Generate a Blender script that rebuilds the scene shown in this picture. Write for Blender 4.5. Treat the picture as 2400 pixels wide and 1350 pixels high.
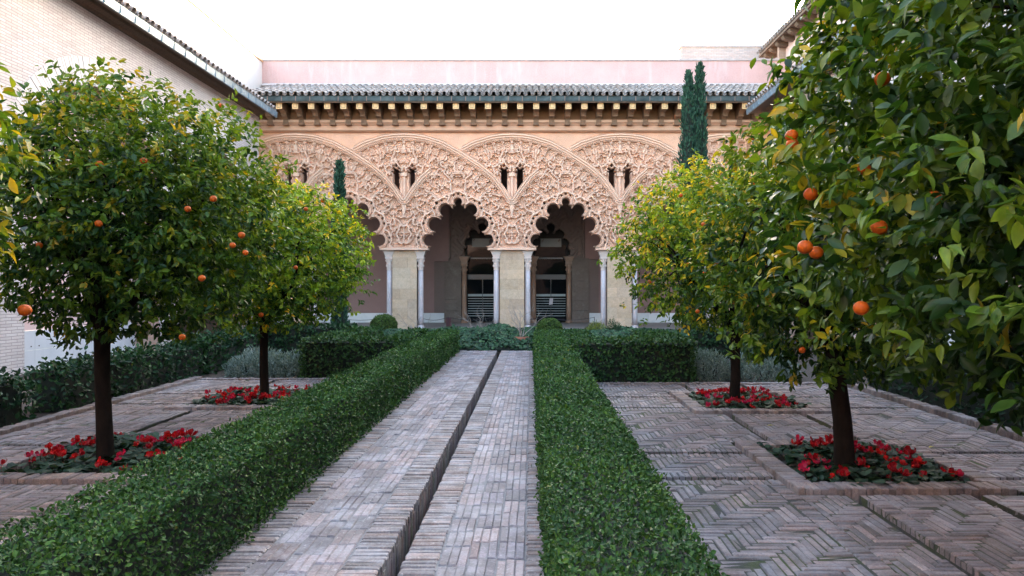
import bpy, math, random
import numpy as np
from mathutils import Matrix, Vector

for o in list(bpy.data.objects):
    bpy.data.objects.remove(o, do_unlink=True)
SC = bpy.context.scene
COL = SC.collection
PI = math.pi

# ------------------------------------------------------------------ camera, sky, sun, exposure
EYE = 1.7
cam = bpy.data.cameras.new('camera')
cam.sensor_width = 36.0
cam.lens = 24.0
cam.shift_x = -45 / 2400
cam.shift_y = -3 / 2400
cam.clip_start = 0.05
cam.clip_end = 3000
camo = bpy.data.objects.new('camera', cam)
COL.objects.link(camo)
camo.location = (0, 0, EYE)
camo.rotation_euler = (PI / 2, 0, 0)
SC.camera = camo

SUN = Vector((0.40, 1.0, 0.20)).normalized()
SUN_EL = math.asin(SUN.z)
SUN_AZ = math.atan2(SUN.x, SUN.y)
world = bpy.data.worlds.new('World')
SC.world = world
world.use_nodes = True
_n = world.node_tree.nodes
_sky = _n.new('ShaderNodeTexSky')
_sky.sky_type = 'NISHITA'
_sky.sun_disc = False
_sky.sun_elevation = SUN_EL
_sky.sun_rotation = SUN_AZ
_sky.air_density = 1.0
_sky.dust_density = 2.8
_sky.ozone_density = 0.5
world.node_tree.links.new(_sky.outputs[0], _n['Background'].inputs[0])
_n['Background'].inputs[1].default_value = 0.15
sl = bpy.data.lights.new('sun', 'SUN')
sl.energy = 3.0
sl.angle = math.radians(0.5)
sl.color = (1.0, 0.93, 0.82)
slo = bpy.data.objects.new('sun', sl)
COL.objects.link(slo)
slo.rotation_euler = SUN.to_track_quat('Z', 'Y').to_euler()
slo.location = SUN * 60
vs = SC.view_settings
vs.view_transform = 'Standard'
vs.look = 'None'
vs.gamma = 1.0
vs.use_curve_mapping = False
vs.exposure = 3.85
SC.render.engine = 'CYCLES'
SC.cycles.use_denoising = True
SC.cycles.max_bounces = 7
SC.cycles.diffuse_bounces = 4
SC.cycles.transmission_bounces = 4
SC.cycles.sample_clamp_indirect = 4.0

# ------------------------------------------------------------------ helpers
def project(x, y, z):
    if y < 0.3:
        return -9999.0, -9999.0
    return 1245 + 1600 * x / y, 672 - 1600 * (z - EYE) / y

def in_view(x, y, z, m=0):
    px, py = project(x, y, z)
    return -m < px < 2400 + m and -m < py < 1350 + m

def attach(o, parent):
    if parent is None:
        return
    o.parent = parent
    if parent.type == 'EMPTY':
        o.matrix_parent_inverse = Matrix.Translation(-parent.location)

def setp(o, label=None, cat=None, group=None, kind=None):
    if label: o['label'] = label
    if cat: o['category'] = cat
    if group: o['group'] = group
    if kind: o['kind'] = kind
    return o

def empty(name, loc, label=None, cat=None, group=None, kind=None):
    o = bpy.data.objects.new(name, None)
    o.empty_display_size = 0.2
    COL.objects.link(o)
    o.location = loc
    return setp(o, label, cat, group, kind)

def mesh_np(name, V, F, col=None, smooth=False):
    """V (n,3) floats; F (m,k) ints of one face size, or a list of lists."""
    me = bpy.data.meshes.new(name)
    V = np.asarray(V, dtype=np.float32)
    if isinstance(F, np.ndarray):
        m, k = F.shape
        loops = F.astype(np.int32).ravel()
        starts = np.arange(0, m * k, k, dtype=np.int32)
        tot = np.full(m, k, dtype=np.int32)
    else:
        m = len(F)
        tot = np.array([len(f) for f in F], dtype=np.int32)
        starts = np.concatenate([[0], np.cumsum(tot)[:-1]]).astype(np.int32)
        loops = np.array([i for f in F for i in f], dtype=np.int32)
    me.vertices.add(len(V))
    me.vertices.foreach_set('co', V.ravel())
    me.loops.add(len(loops))
    me.loops.foreach_set('vertex_index', loops)
    me.polygons.add(m)
    me.polygons.foreach_set('loop_start', starts)
    me.polygons.foreach_set('loop_total', tot)
    if col is not None:
        a = me.color_attributes.new('Col', 'FLOAT_COLOR', 'POINT')
        c = np.ones((len(V), 4), dtype=np.float32)
        c[:, :3] = np.asarray(col, dtype=np.float32)
        a.data.foreach_set('color', c.ravel())
    me.update(calc_edges=True)
    me.polygons.foreach_set('use_smooth', np.full(m, bool(smooth)))
    return me

def link(name, me, mat, parent=None, **kw):
    if mat is not None and len(me.materials) == 0:
        me.materials.append(mat)
    o = bpy.data.objects.new(name, me)
    COL.objects.link(o)
    attach(o, parent)
    return setp(o, **kw)

class MB:
    """collects simple shapes into one mesh"""
    def __init__(s):
        s.v = []
        s.f = []
        s.c = []
    def add(s, vs, fs, col=None):
        b = len(s.v)
        s.v += [tuple(v) for v in vs]
        s.f += [[i + b for i in f] for f in fs]
        s.c += [col or (1, 1, 1)] * len(vs)
    def box(s, x0, x1, y0, y1, z0, z1, col=None, bev=0.0):
        if bev <= 0:
            v = [(x0, y0, z0), (x1, y0, z0), (x1, y1, z0), (x0, y1, z0), (x0, y0, z1), (x1, y0, z1), (x1, y1, z1), (x0, y1, z1)]
            f = [[0, 3, 2, 1], [4, 5, 6, 7], [0, 1, 5, 4], [1, 2, 6, 5], [2, 3, 7, 6], [3, 0, 4, 7]]
        else:
            b = bev
            v = [(x0, y0, z0), (x1, y0, z0), (x1, y1, z0), (x0, y1, z0),
                 (x0, y0, z1 - b), (x1, y0, z1 - b), (x1, y1, z1 - b), (x0, y1, z1 - b),
                 (x0 + b, y0 + b, z1), (x1 - b, y0 + b, z1), (x1 - b, y1 - b, z1), (x0 + b, y1 - b, z1)]
            f = [[0, 3, 2, 1], [8, 9, 10, 11]]
            for i in range(4):
                j = (i + 1) % 4
                f += [[i, j, 4 + j, 4 + i], [4 + i, 4 + j, 8 + j, 8 + i]]
        s.add(v, f, col)
    def tube(s, pts, rad, n=6, col=None, cap=True):
        pts = [Vector(p) for p in pts]
        if not hasattr(rad, '__len__'):
            rad = [rad] * len(pts)
        vs = []
        prev = None
        for i, p in enumerate(pts):
            t = (pts[min(i + 1, len(pts) - 1)] - pts[max(i - 1, 0)])
            if t.length < 1e-9: t = Vector((0, 0, 1))
            t.normalize()
            if prev is None:
                a = t.cross(Vector((0, 0, 1)))
                if a.length < 0.1: a = t.cross(Vector((1, 0, 0)))
            else:
                a = prev - t * prev.dot(t)
                if a.length < 1e-6: a = t.cross(Vector((1, 0, 0.1)))
            a.normalize()
            prev = a
            b = t.cross(a)
            for k in range(n):
                an = 2 * PI * k / n
                vs.append(p + (a * math.cos(an) + b * math.sin(an)) * rad[i])
        fs = []
        for i in range(len(pts) - 1):
            for k in range(n):
                k2 = (k + 1) % n
                fs.append([i * n + k, i * n + k2, (i + 1) * n + k2, (i + 1) * n + k])
        if cap:
            fs.append(list(range(n))[::-1])
            fs.append([(len(pts) - 1) * n + k for k in range(n)])
        s.add(vs, fs, col)
    def lathe(s, cx, cy, prof, n=16, col=None):
        vs = []
        for r, z in prof:
            for k in range(n):
                a = 2 * PI * k / n
                vs.append((cx + r * math.cos(a), cy + r * math.sin(a), z))
        fs = []
        for i in range(len(prof) - 1):
            for k in range(n):
                k2 = (k + 1) % n
                fs.append([i * n + k, i * n + k2, (i + 1) * n + k2, (i + 1) * n + k])
        fs.append(list(range(n))[::-1])
        fs.append([(len(prof) - 1) * n + k for k in range(n)])
        s.add(vs, fs, col)
    def prism(s, prof, axis, a0, a1, col=None):
        """extrude a closed 2d profile; axis 'x': prof is (y,z); axis 'y': prof is (x,z)"""
        n = len(prof)
        if axis == 'x':
            v = [(a0, p, q) for p, q in prof] + [(a1, p, q) for p, q in prof]
        else:
            v = [(p, a0, q) for p, q in prof] + [(p, a1, q) for p, q in prof]
        f = [[i, (i + 1) % n, n + (i + 1) % n, n + i] for i in range(n)]
        f += [list(range(n))[::-1], [n + i for i in range(n)]]
        s.add(v, f, col)
    def mesh(s, name, smooth=False, col=False):
        return mesh_np(name, s.v, s.f, s.c if col else None, smooth)
    def build(s, name, mat, parent=None, smooth=False, col=False, **kw):
        return link(name, s.mesh(name, smooth, col), mat, parent, **kw)

# ------------------------------------------------------------------ materials
def new_mat(name):
    m = bpy.data.materials.new(name)
    m.use_nodes = True
    nt = m.node_tree
    return m, nt, nt.nodes, nt.links, nt.nodes['Principled BSDF']

def mixc(nt, fac, a, b, mode='MIX'):
    n = nt.nodes.new('ShaderNodeMix')
    n.data_type = 'RGBA'
    n.blend_type = mode
    for sock, val in ((n.inputs['Factor'], fac), (n.inputs[6], a), (n.inputs[7], b)):
        if hasattr(val, 'type') and hasattr(val, 'links'):
            nt.links.new(val, sock)
        elif isinstance(val, (int, float)):
            sock.default_value = val
        else:
            sock.default_value = (*val, 1)
    return n.outputs[2]

def noise(nt, scale, detail=4, rough=0.6, vec=None, dist=0.0):
    n = nt.nodes.new('ShaderNodeTexNoise')
    n.inputs['Scale'].default_value = scale
    n.inputs['Detail'].default_value = detail
    n.inputs['Roughness'].default_value = rough
    n.inputs['Distortion'].default_value = dist
    if vec is not None: nt.links.new(vec, n.inputs['Vector'])
    return n.outputs['Fac']

def ramp(nt, fac, p0, p1, c0=(0, 0, 0), c1=(1, 1, 1)):
    n = nt.nodes.new('ShaderNodeValToRGB')
    n.color_ramp.elements[0].position = p0
    n.color_ramp.elements[1].position = p1
    n.color_ramp.elements[0].color = (*c0, 1)
    n.color_ramp.elements[1].color = (*c1, 1)
    nt.links.new(fac, n.inputs[0])
    return n.outputs[0]

def coords(nt, kind='Object', scale=None):
    n = nt.nodes.new('ShaderNodeTexCoord').outputs[kind]
    if kind == 'World':
        pass
    if scale:
        mp = nt.nodes.new('ShaderNodeMapping')
        mp.inputs['Scale'].default_value = scale
        nt.links.new(n, mp.inputs['Vector'])
        return mp.outputs[0]
    return n

def wpos(nt, scale=None):
    n = nt.nodes.new('ShaderNodeNewGeometry').outputs['Position']
    if scale:
        mp = nt.nodes.new('ShaderNodeMapping')
        mp.inputs['Scale'].default_value = scale
        nt.links.new(n, mp.inputs['Vector'])
        return mp.outputs[0]
    return n

def bump(nt, height, bsdf, strength=0.3, dist=0.02):
    b = nt.nodes.new('ShaderNodeBump')
    b.inputs['Strength'].default_value = strength
    b.inputs['Distance'].default_value = dist
    nt.links.new(height, b.inputs['Height'])
    nt.links.new(b.outputs[0], bsdf.inputs['Normal'])

def plaster(name, c, var=0.12, stain=(0.35, 0.3, 0.28), stain_amt=0.25, rough=0.85, fine=40, bs=0.25, attr=False, streak=False):
    m, nt, N, L, b = new_mat(name)
    p = wpos(nt)
    n1 = noise(nt, 0.9, 6, 0.65, p)
    n2 = noise(nt, fine, 4, 0.7, p)
    dark = tuple(x * (1 - var * 2) for x in c)
    lite = tuple(min(1, x * (1 + var)) for x in c)
    base = mixc(nt, ramp(nt, n1, 0.3, 0.7), dark, lite)
    base = mixc(nt, ramp(nt, n2, 0.35, 0.75), base, lite)
    if streak:
        n3 = noise(nt, 1.0, 5, 0.7, wpos(nt, (2.2, 2.2, 0.35)))
    else:
        n3 = noise(nt, 2.3, 5, 0.7, p)
    mm = nt.nodes.new('ShaderNodeMath'); mm.operation = 'MULTIPLY'; mm.inputs[1].default_value = stain_amt
    L.new(ramp(nt, n3, 0.52, 0.75), mm.inputs[0])
    base = mixc(nt, mm.outputs[0], base, stain)
    if attr:
        a = nt.nodes.new('ShaderNodeAttribute'); a.attribute_name = 'Col'
        base = mixc(nt, 1.0, base, a.outputs['Color'], 'MULTIPLY')
    L.new(base, b.inputs['Base Color'])
    b.inputs['Roughness'].default_value = rough
    bump(nt, n2, b, bs, 0.015)
    return m

def attr_mat(name, rough=0.7, var=0.35, fine=60, stain=None, stain_lo=0.55, stain_hi=0.75, stain_scale=2.0, bs=0.3, spec=0.4, bd=0.006):
    """colour from the Col attribute, broken up with grain and an optional stain"""
    m, nt, N, L, b = new_mat(name)
    a = nt.nodes.new('ShaderNodeAttribute'); a.attribute_name = 'Col'
    p = wpos(nt)
    n2 = noise(nt, fine, 5, 0.75, p)
    n1 = noise(nt, 7, 4, 0.7, p)
    g = ramp(nt, n2, 0.3, 0.75, (1 - var,) * 3, (1 + var * 0.6,) * 3)
    base = mixc(nt, 1.0, a.outputs['Color'], g, 'MULTIPLY')
    g1 = ramp(nt, n1, 0.3, 0.7, (1 - var * .7,) * 3, (1 + var * .4,) * 3)
    base = mixc(nt, 1.0, base, g1, 'MULTIPLY')
    if stain:
        for (sc, c, lo, hi, amt) in stain:
            mm = nt.nodes.new('ShaderNodeMath'); mm.operation = 'MULTIPLY'; mm.inputs[1].default_value = amt
            L.new(ramp(nt, noise(nt, sc, 6, 0.72, p), lo, hi), mm.inputs[0])
            base = mixc(nt, mm.outputs[0], base, c)
    L.new(base, b.inputs['Base Color'])
    b.inputs['Roughness'].default_value = rough
    b.inputs['Specular IOR Level'].default_value = spec
    bump(nt, n2, b, bs, bd)
    return m

def brick_wall(name, c1, c2, mortar, plane='yz', bw=0.29, rh=0.062, bs=0.6):
    m, nt, N, L, b = new_mat(name)
    p = wpos(nt)
    sep = N.new('ShaderNodeSeparateXYZ'); L.new(p, sep.inputs[0])
    cmb = N.new('ShaderNodeCombineXYZ')
    add = N.new('ShaderNodeMath'); add.operation = 'ADD'
    L.new(sep.outputs['X'], add.inputs[0]); L.new(sep.outputs['Y'], add.inputs[1])
    L.new(add.outputs[0], cmb.inputs[0])
    wob = N.new('ShaderNodeMath'); wob.operation = 'MULTIPLY_ADD'
    L.new(noise(nt, 1.2, 3, 0.6, p), wob.inputs[0]); wob.inputs[1].default_value = 0.035
    L.new(sep.outputs['Z'], wob.inputs[2])
    L.new(wob.outputs[0], cmb.inputs[1])
    br = N.new('ShaderNodeTexBrick')
    L.new(cmb.outputs[0], br.inputs['Vector'])
    br.inputs['Scale'].default_value = 1.0
    br.inputs['Brick Width'].default_value = bw
    br.inputs['Row Height'].default_value = rh
    br.inputs['Mortar Size'].default_value = 0.008
    br.inputs['Mortar Smooth'].default_value = 0.4
    br.inputs['Bias'].default_value = -0.1
    br.inputs['Color1'].default_value = (*c1, 1)
    br.inputs['Color2'].default_value = (*c2, 1)
    br.inputs['Mortar'].default_value = (*mortar, 1)
    n1 = noise(nt, 0.8, 6, 0.7, p)
    base = mixc(nt, 1.0, br.outputs['Color'], ramp(nt, n1, 0.3, 0.75, (0.86, 0.84, 0.84), (1.06, 1.05, 1.04)), 'MULTIPLY')
    n2 = noise(nt, 30, 4, 0.7, p)
    base = mixc(nt, 1.0, base, ramp(nt, n2, 0.3, 0.8, (0.9, 0.9, 0.9), (1.05, 1.05, 1.05)), 'MULTIPLY')
    L.new(base, b.inputs['Base Color'])
    b.inputs['Roughness'].default_value = 0.9
    inv = N.new('ShaderNodeMath'); inv.operation = 'SUBTRACT'; inv.inputs[0].default_value = 1.0
    L.new(br.outputs['Fac'], inv.inputs[1])
    ad = N.new('ShaderNodeMath'); ad.operation = 'MULTIPLY_ADD'; ad.inputs[1].default_value = 0.5
    L.new(n2, ad.inputs[0]); L.new(inv.outputs[0], ad.inputs[2])
    bump(nt, ad.outputs[0], b, bs, 0.012)
    return m

def leaf_mat(name, rough=0.38, trans=0.28, spec=0.5, tcol=(1.25, 1.2, 0.5)):
    m, nt, N, L, b = new_mat(name)
    a = nt.nodes.new('ShaderNodeAttribute'); a.attribute_name = 'Col'
    p = wpos(nt)
    base = mixc(nt, 1.0, a.outputs['Color'], ramp(nt, noise(nt, 22, 3, 0.6, p), 0.3, 0.75, (0.72, 0.75, 0.8), (1.2, 1.2, 1.1)), 'MULTIPLY')
    L.new(base, b.inputs['Base Color'])
    b.inputs['Roughness'].default_value = rough
    b.inputs['Specular IOR Level'].default_value = spec
    t = N.new('ShaderNodeBsdfTranslucent')
    L.new(mixc(nt, 1.0, base, tcol, 'MULTIPLY'), t.inputs['Color'])
    mx = N.new('ShaderNodeMixShader')
    mx.inputs[0].default_value = trans
    L.new(b.outputs[0], mx.inputs[1]); L.new(t.outputs[0], mx.inputs[2])
    L.new(mx.outputs[0], N['Material Output'].inputs['Surface'])
    bump(nt, noise(nt, 60, 2, 0.5, p), b, 0.12, 0.004)
    return m

def simple(name, c, rough=0.6, metal=0.0, var=0.15, sc=12, spec=0.5, bs=0.1, vscale=None):
    m, nt, N, L, b = new_mat(name)
    p = wpos(nt, vscale) if vscale else wpos(nt)
    n = noise(nt, sc, 5, 0.65, p)
    L.new(mixc(nt, ramp(nt, n, 0.3, 0.7), tuple(x * (1 - var) for x in c), tuple(min(1, x * (1 + var)) for x in c)), b.inputs['Base Color'])
    b.inputs['Roughness'].default_value = rough
    b.inputs['Metallic'].default_value = metal
    b.inputs['Specular IOR Level'].default_value = spec
    if bs: bump(nt, n, b, bs, 0.01)
    return m

M = {}
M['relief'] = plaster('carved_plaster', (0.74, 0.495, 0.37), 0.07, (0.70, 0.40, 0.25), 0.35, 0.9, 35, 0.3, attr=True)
M['ochre'] = plaster('ochre_plaster', (0.55, 0.33, 0.225), 0.10, (0.40, 0.22, 0.12), 0.3, 0.9, 30, 0.25)
M['pink'] = plaster('pink_plaster', (0.53, 0.32, 0.295), 0.11, (0.58, 0.43, 0.41), 0.85, 0.9, 20, 0.15, streak=True)
M['pale_pink'] = plaster('pale_pink_plaster', (0.66, 0.47, 0.43), 0.07, (0.7, 0.58, 0.55), 0.4, 0.9, 20, 0.15)
M['white_plaster'] = plaster('white_plaster', (0.72, 0.62, 0.57), 0.04, (0.7, 0.62, 0.55), 0.2, 0.9, 20, 0.1)
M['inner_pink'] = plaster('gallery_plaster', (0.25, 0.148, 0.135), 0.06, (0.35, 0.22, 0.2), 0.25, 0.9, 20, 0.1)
M['dado'] = plaster('pale_marble', (0.62, 0.62, 0.64), 0.05, (0.45, 0.45, 0.48), 0.3, 0.35, 8, 0.03)
M['white_brick'] = brick_wall('limewashed_brick', (0.64, 0.57, 0.545), (0.54, 0.465, 0.44), (0.37, 0.31, 0.295))
M['bare_brick'] = brick_wall('bare_brick', (0.46, 0.31, 0.24), (0.36, 0.25, 0.2), (0.40, 0.33, 0.28), rh=0.07)
M['limestone'] = attr_mat('limestone', 0.9, 0.22, 26, [(3.2, (0.60, 0.47, 0.37), 0.45, 0.7, 0.4), (14, (0.30, 0.24, 0.2), 0.64, 0.74, 0.4)], bs=0.45, bd=0.015)
M['marble'] = plaster('veined_marble', (0.50, 0.44, 0.45), 0.12, (0.45, 0.31, 0.3), 0.5, 0.4, 9, 0.05)
M['capital'] = plaster('capital_marble', (0.58, 0.47, 0.42), 0.1, (0.4, 0.32, 0.28), 0.3, 0.6, 20, 0.15)
M['brown_marble'] = plaster('brown_marble', (0.26, 0.15, 0.10), 0.12, (0.16, 0.1, 0.08), 0.4, 0.45, 9, 0.05)
M['dark_stone'] = plaster('dark_stone', (0.14, 0.105, 0.088), 0.2, (0.27, 0.23, 0.19), 0.5, 0.9, 12, 0.4)
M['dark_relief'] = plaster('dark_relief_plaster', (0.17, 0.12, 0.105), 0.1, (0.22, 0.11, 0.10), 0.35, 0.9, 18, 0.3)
M['tile'] = attr_mat('roof_clay', 0.9, 0.3, 25, [(5.5, (0.44, 0.395, 0.38), 0.46, 0.64, 0.7), (16, (0.09, 0.085, 0.085), 0.56, 0.68, 0.7)], bs=0.4, bd=0.012)
M['gutter'] = simple('weathered_zinc', (0.22, 0.28, 0.33), 0.5, 0.5, 0.35, 3.0, bs=0.03)
M['gutter_dark'] = simple('aged_copper_gutter', (0.06, 0.078, 0.082), 0.75, 0.0, 0.5, 2.5, spec=.15, bs=0.03)
M['seam'] = simple('copper_seam', (0.26, 0.15, 0.12), 0.5, 0.5, 0.2, 8, bs=0)
M['wood'] = simple('dark_timber', (0.115, 0.07, 0.045), 0.75, 0, 0.3, 6, bs=0.2, vscale=(1, 4, 4))
M['corbel'] = simple('carved_timber', (0.22, 0.125, 0.075), 0.75, 0, 0.3, 14, bs=0.3)
M['corbel_end'] = simple('painted_beam_end', (0.66, 0.42, 0.20), 0.7, 0, 0.14, 9, bs=0.1)
M['line'] = simple('painted_line', (0.10, 0.055, 0.04), 0.8, 0, 0.1, 9, bs=0)
M['paver'] = attr_mat('worn_paving_brick', 0.72, 0.45, 70, [(0.9, (0.37, 0.355, 0.375), 0.48, 0.70, 0.6), (11, (0.09, 0.08, 0.075), 0.55, 0.68, 0.75), (1.9, (0.10, 0.12, 0.035), 0.62, 0.74, 0.45)], bs=0.55, spec=0.45, bd=0.008)
M['paver_path'] = attr_mat('worn_path_brick', 0.66, 0.5, 55, [(2.6, (0.40, 0.375, 0.385), 0.46, 0.66, 0.6), (9, (0.13, 0.115, 0.115), 0.53, 0.66, 0.75), (24, (0.60, 0.56, 0.54), 0.58, 0.70, 0.55), (0.7, (0.2, 0.17, 0.17), 0.55, 0.75, 0.5)], bs=0.55, spec=0.5, bd=0.008)
M['leaf'] = leaf_mat('citrus_leaf', 0.40, 0.36, 0.32)
M['box_leaf'] = leaf_mat('hedge_leaf', 0.52, 0.16, 0.22)
M['soft_leaf'] = leaf_mat('soft_leaf', 0.6, 0.15, 0.3)
M['petal'] = leaf_mat('red_petal', 0.5, 0.25, 0.3, (1.3, 0.6, 0.6))
M['bark'] = simple('dark_bark', (0.013, 0.009, 0.007), 0.95, 0, 0.45, 18, spec=.08, bs=0.7, vscale=(1, 1, 0.35))
M['twig'] = simple('grey_twig', (0.30, 0.25, 0.22), 0.85, 0, 0.3, 20, bs=0.2)
M['orange'] = simple('orange_peel', (0.42, 0.072, 0.004), 0.5, 0, 0.3, 14, spec=.2, bs=0.12)
M['terracotta'] = simple('terracotta', (0.36, 0.135, 0.085), 0.8, 0, 0.2, 10, bs=0.15)
M['maroon'] = simple('maroon_paint', (0.06, 0.006, 0.01), 0.5, 0, 0.1, 4, bs=0)
M['rope'] = simple('dark_rope', (0.03, 0.025, 0.03), 0.8, 0, 0.2, 30, bs=0)
M['paper'] = simple('paper', (0.55, 0.5, 0.55), 0.7, 0, 0.04, 8, bs=0)
M['stripe'] = simple('frosted_stripe', (0.30, 0.33, 0.34), 0.5, 0, 0.1, 5, bs=0)
M['rail'] = simple('blue_black_rail', (0.012, 0.014, 0.024), 0.3, 0, 0.1, 5, bs=0)
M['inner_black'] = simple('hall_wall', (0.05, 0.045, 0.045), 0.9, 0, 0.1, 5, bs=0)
M['grey_board'] = simple('bright_hall_tone', (0.26, 0.245, 0.235), 0.8, 0, 0.06, 3, bs=0)
M['floor'] = plaster('gallery_floor', (0.30, 0.25, 0.23), 0.1, (0.2, 0.17, 0.16), 0.3, 0.6, 8, 0.05)

def glass_mat():
    m, nt, N, L, b = new_mat('dark_glass')
    b.inputs['Base Color'].default_value = (0.006, 0.007, 0.009, 1)
    b.inputs['Roughness'].default_value = 0.03
    b.inputs['Specular IOR Level'].default_value = 0.08
    return m
M['glass'] = glass_mat()

def soil_mat(name, a, bcol, moss, lo, hi):
    m, nt, N, L, b = new_mat(name)
    p = wpos(nt)
    base = mixc(nt, ramp(nt, noise(nt, 20, 5, 0.7, p), 0.3, 0.7), a, bcol)
    base = mixc(nt, ramp(nt, noise(nt, 1.7, 6, 0.7, p), lo, hi), base, moss)
    L.new(base, b.inputs['Base Color'])
    b.inputs['Roughness'].default_value = 0.95
    bump(nt, noise(nt, 45, 4, 0.7, p), b, 0.6, 0.02)
    return m
M['soil'] = soil_mat('soil', (0.035, 0.026, 0.02), (0.075, 0.055, 0.042), (0.04, 0.05, 0.02), 0.6, 0.8)
M['mortar'] = soil_mat('mossy_mortar', (0.035, 0.032, 0.03), (0.075, 0.068, 0.06), (0.05, 0.065, 0.012), 0.46, 0.62)
M['mortar_path'] = soil_mat('grey_mortar', (0.14, 0.13, 0.13), (0.24, 0.225, 0.225), (0.08, 0.09, 0.05), 0.6, 0.8)
M['channel_dark'] = soil_mat('dark_channel_bed', (0.012, 0.012, 0.013), (0.03, 0.028, 0.026), (0.02, 0.024, 0.014), 0.5, 0.8)  # near-black floor colour for the rill and patio channels
M['grass'] = soil_mat('gravel', (0.2, 0.17, 0.14), (0.3, 0.26, 0.22), (0.1, 0.1, 0.05), 0.6, 0.8)

# ------------------------------------------------------------------ instancing of small pieces
BOX12_V = np.array([(-.5, -.5, 0), (.5, -.5, 0), (.5, .5, 0), (-.5, .5, 0),
                    (-.5, -.5, .86), (.5, -.5, .86), (.5, .5, .86), (-.5, .5, .86),
                    (-.46, -.40, 1), (.46, -.40, 1), (.46, .40, 1), (-.46, .40, 1)], dtype=np.float64)
_f = [[8, 9, 10, 11]]
for _i in range(4):
    _j = (_i + 1) % 4
    _f += [[_i, _j, 4 + _j, 4 + _i], [4 + _i, 4 + _j, 8 + _j, 8 + _i]]
BOX12_F = np.array(_f, dtype=np.int64)

def place_bricks(bricks, name, mat, parent, palette, seed, nsep=300, h=0.06, zbase=-0.05, rest='brick_mass', shoulder=.86):
    """bricks: (cx, cy, length, width, rot, dz); nearest ones in view become objects, the rest one mass"""
    rng = random.Random(seed)
    if not bricks: return
    def score(b):
        return b[1] if in_view(b[0], b[1], 0, 30) else 900 + b[1]
    bs = sorted(bricks, key=score)
    vars_ = []
    for i in range(14):
        c = palette[i % len(palette)]
        k = rng.uniform(0.68, 1.28)
        V = BOX12_V.copy()
        V[4:8, 2] = shoulder
        V += np.array([[rng.uniform(-.012, .012), rng.uniform(-.03, .03), rng.uniform(-.35, .35) * (1 - shoulder) if q > 7 else 0] for q in range(12)])
        vars_.append((V, tuple(min(1, x * k) for x in c)))
    meshes = []
    for V, c in vars_:
        me = mesh_np(name, V, BOX12_F, np.tile(c, (12, 1)))
        me.materials.append(mat)
        meshes.append(me)
    AV, AF, AC = [], [], []
    for n, br_ in enumerate(bs):
        cx, cy, ln, wd, rot, dz = br_[:6]
        k = rng.randrange(14)
        if len(br_) > 6 and br_[6] is not None: k = br_[6]
        r = rot + rng.uniform(-.012, .012)
        hh = h + dz + rng.uniform(-.005, .005)
        if n < nsep and score((cx, cy)) < 900:
            o = bpy.data.objects.new(name, meshes[k])
            COL.objects.link(o)
            o.location = (cx, cy, zbase)
            o.rotation_euler = (rng.uniform(-.01, .01), rng.uniform(-.01, .01), r)
            o.scale = (ln, wd, hh)
            attach(o, parent)
        else:
            V = vars_[k][0] * np.array([ln, wd, hh])
            ca, sa = math.cos(r), math.sin(r)
            W = np.empty_like(V)
            W[:, 0] = V[:, 0] * ca - V[:, 1] * sa + cx
            W[:, 1] = V[:, 0] * sa + V[:, 1] * ca + cy
            W[:, 2] = V[:, 2] + zbase
            AF.append(BOX12_F + 12 * len(AV))
            AV.append(W)
            AC.append(np.tile(vars_[k][1], (12, 1)))
    if AV:
        link(rest, mesh_np(rest, np.vstack(AV), np.vstack(AF), np.vstack(AC)), mat, parent, kind='stuff')

def frames(D, Nrm):
    """orthonormal frames: y along D, z near Nrm"""
    D = D / np.maximum(np.linalg.norm(D, axis=1, keepdims=True), 1e-9)
    X = np.cross(D, Nrm)
    l = np.linalg.norm(X, axis=1, keepdims=True)
    bad = l[:, 0] < 1e-4
    X[bad] = np.cross(D[bad], np.array([0.3, 0.9, 0.31]))
    X /= np.maximum(np.linalg.norm(X, axis=1, keepdims=True), 1e-9)
    Z = np.cross(X, D)
    return np.stack([X, D, Z], axis=2)      # columns

def tmpl_leaf(w=0.46, fold=0.10, droop=0.0):
    V = np.array([(0, 0, 0), (w * .42, .28, fold), (w * .46, .62, fold * .8 - droop * .4), (0, 1, -droop), (-w * .46, .62, fold * .8 - droop * .4), (-w * .42, .28, fold)])
    F = np.array([[0, 1, 2, 3], [0, 3, 4, 5]])
    return V, F

def tmpl_leaf_fine(w=0.46, fold=0.10, droop=0.16):
    V = [(0, 0, 0)]
    for t, ww in ((.18, .30), (.42, .5), (.68, .42), (.86, .21)):
        z = -droop * t * t
        V += [(-w * ww, t, z + fold * ww * 2), (0, t, z), (w * ww, t, z + fold * ww * 2)]
    V.append((0, 1.0, -droop))
    F = [[0, 3, 2], [0, 2, 1]]
    for i in range(3):
        a = 1 + 3 * i
        F += [[a + 1, a + 2, a + 5, a + 4], [a, a + 1, a + 4, a + 3]]
    F += [[11, 12, 13], [10, 11, 13]]
    return np.array(V), F

def scatter(P, R, S, C, V, F):
    """copies of template (V,F) at P with frames R, sizes S, colours C -> verts, faces, colours"""
    n, k = len(P), len(V)
    W = np.einsum('nij,kj->nki', R, V) * S[:, None, None] + P[:, None, :]
    W = W.reshape(-1, 3)
    CC = np.repeat(C, k, axis=0)
    off = (np.arange(n) * k)
    if isinstance(F, np.ndarray):
        FF = (F[None] + off[:, None, None]).reshape(-1, F.shape[1])
    else:
        T = []
        for f in F:
            if len(f) == 4: T += [[f[0], f[1], f[2]], [f[0], f[2], f[3]]]
            else: T.append(f)
        T = np.array(T)
        FF = (T[None] + off[:, None, None]).reshape(-1, 3)
    return W, FF, CC

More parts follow.
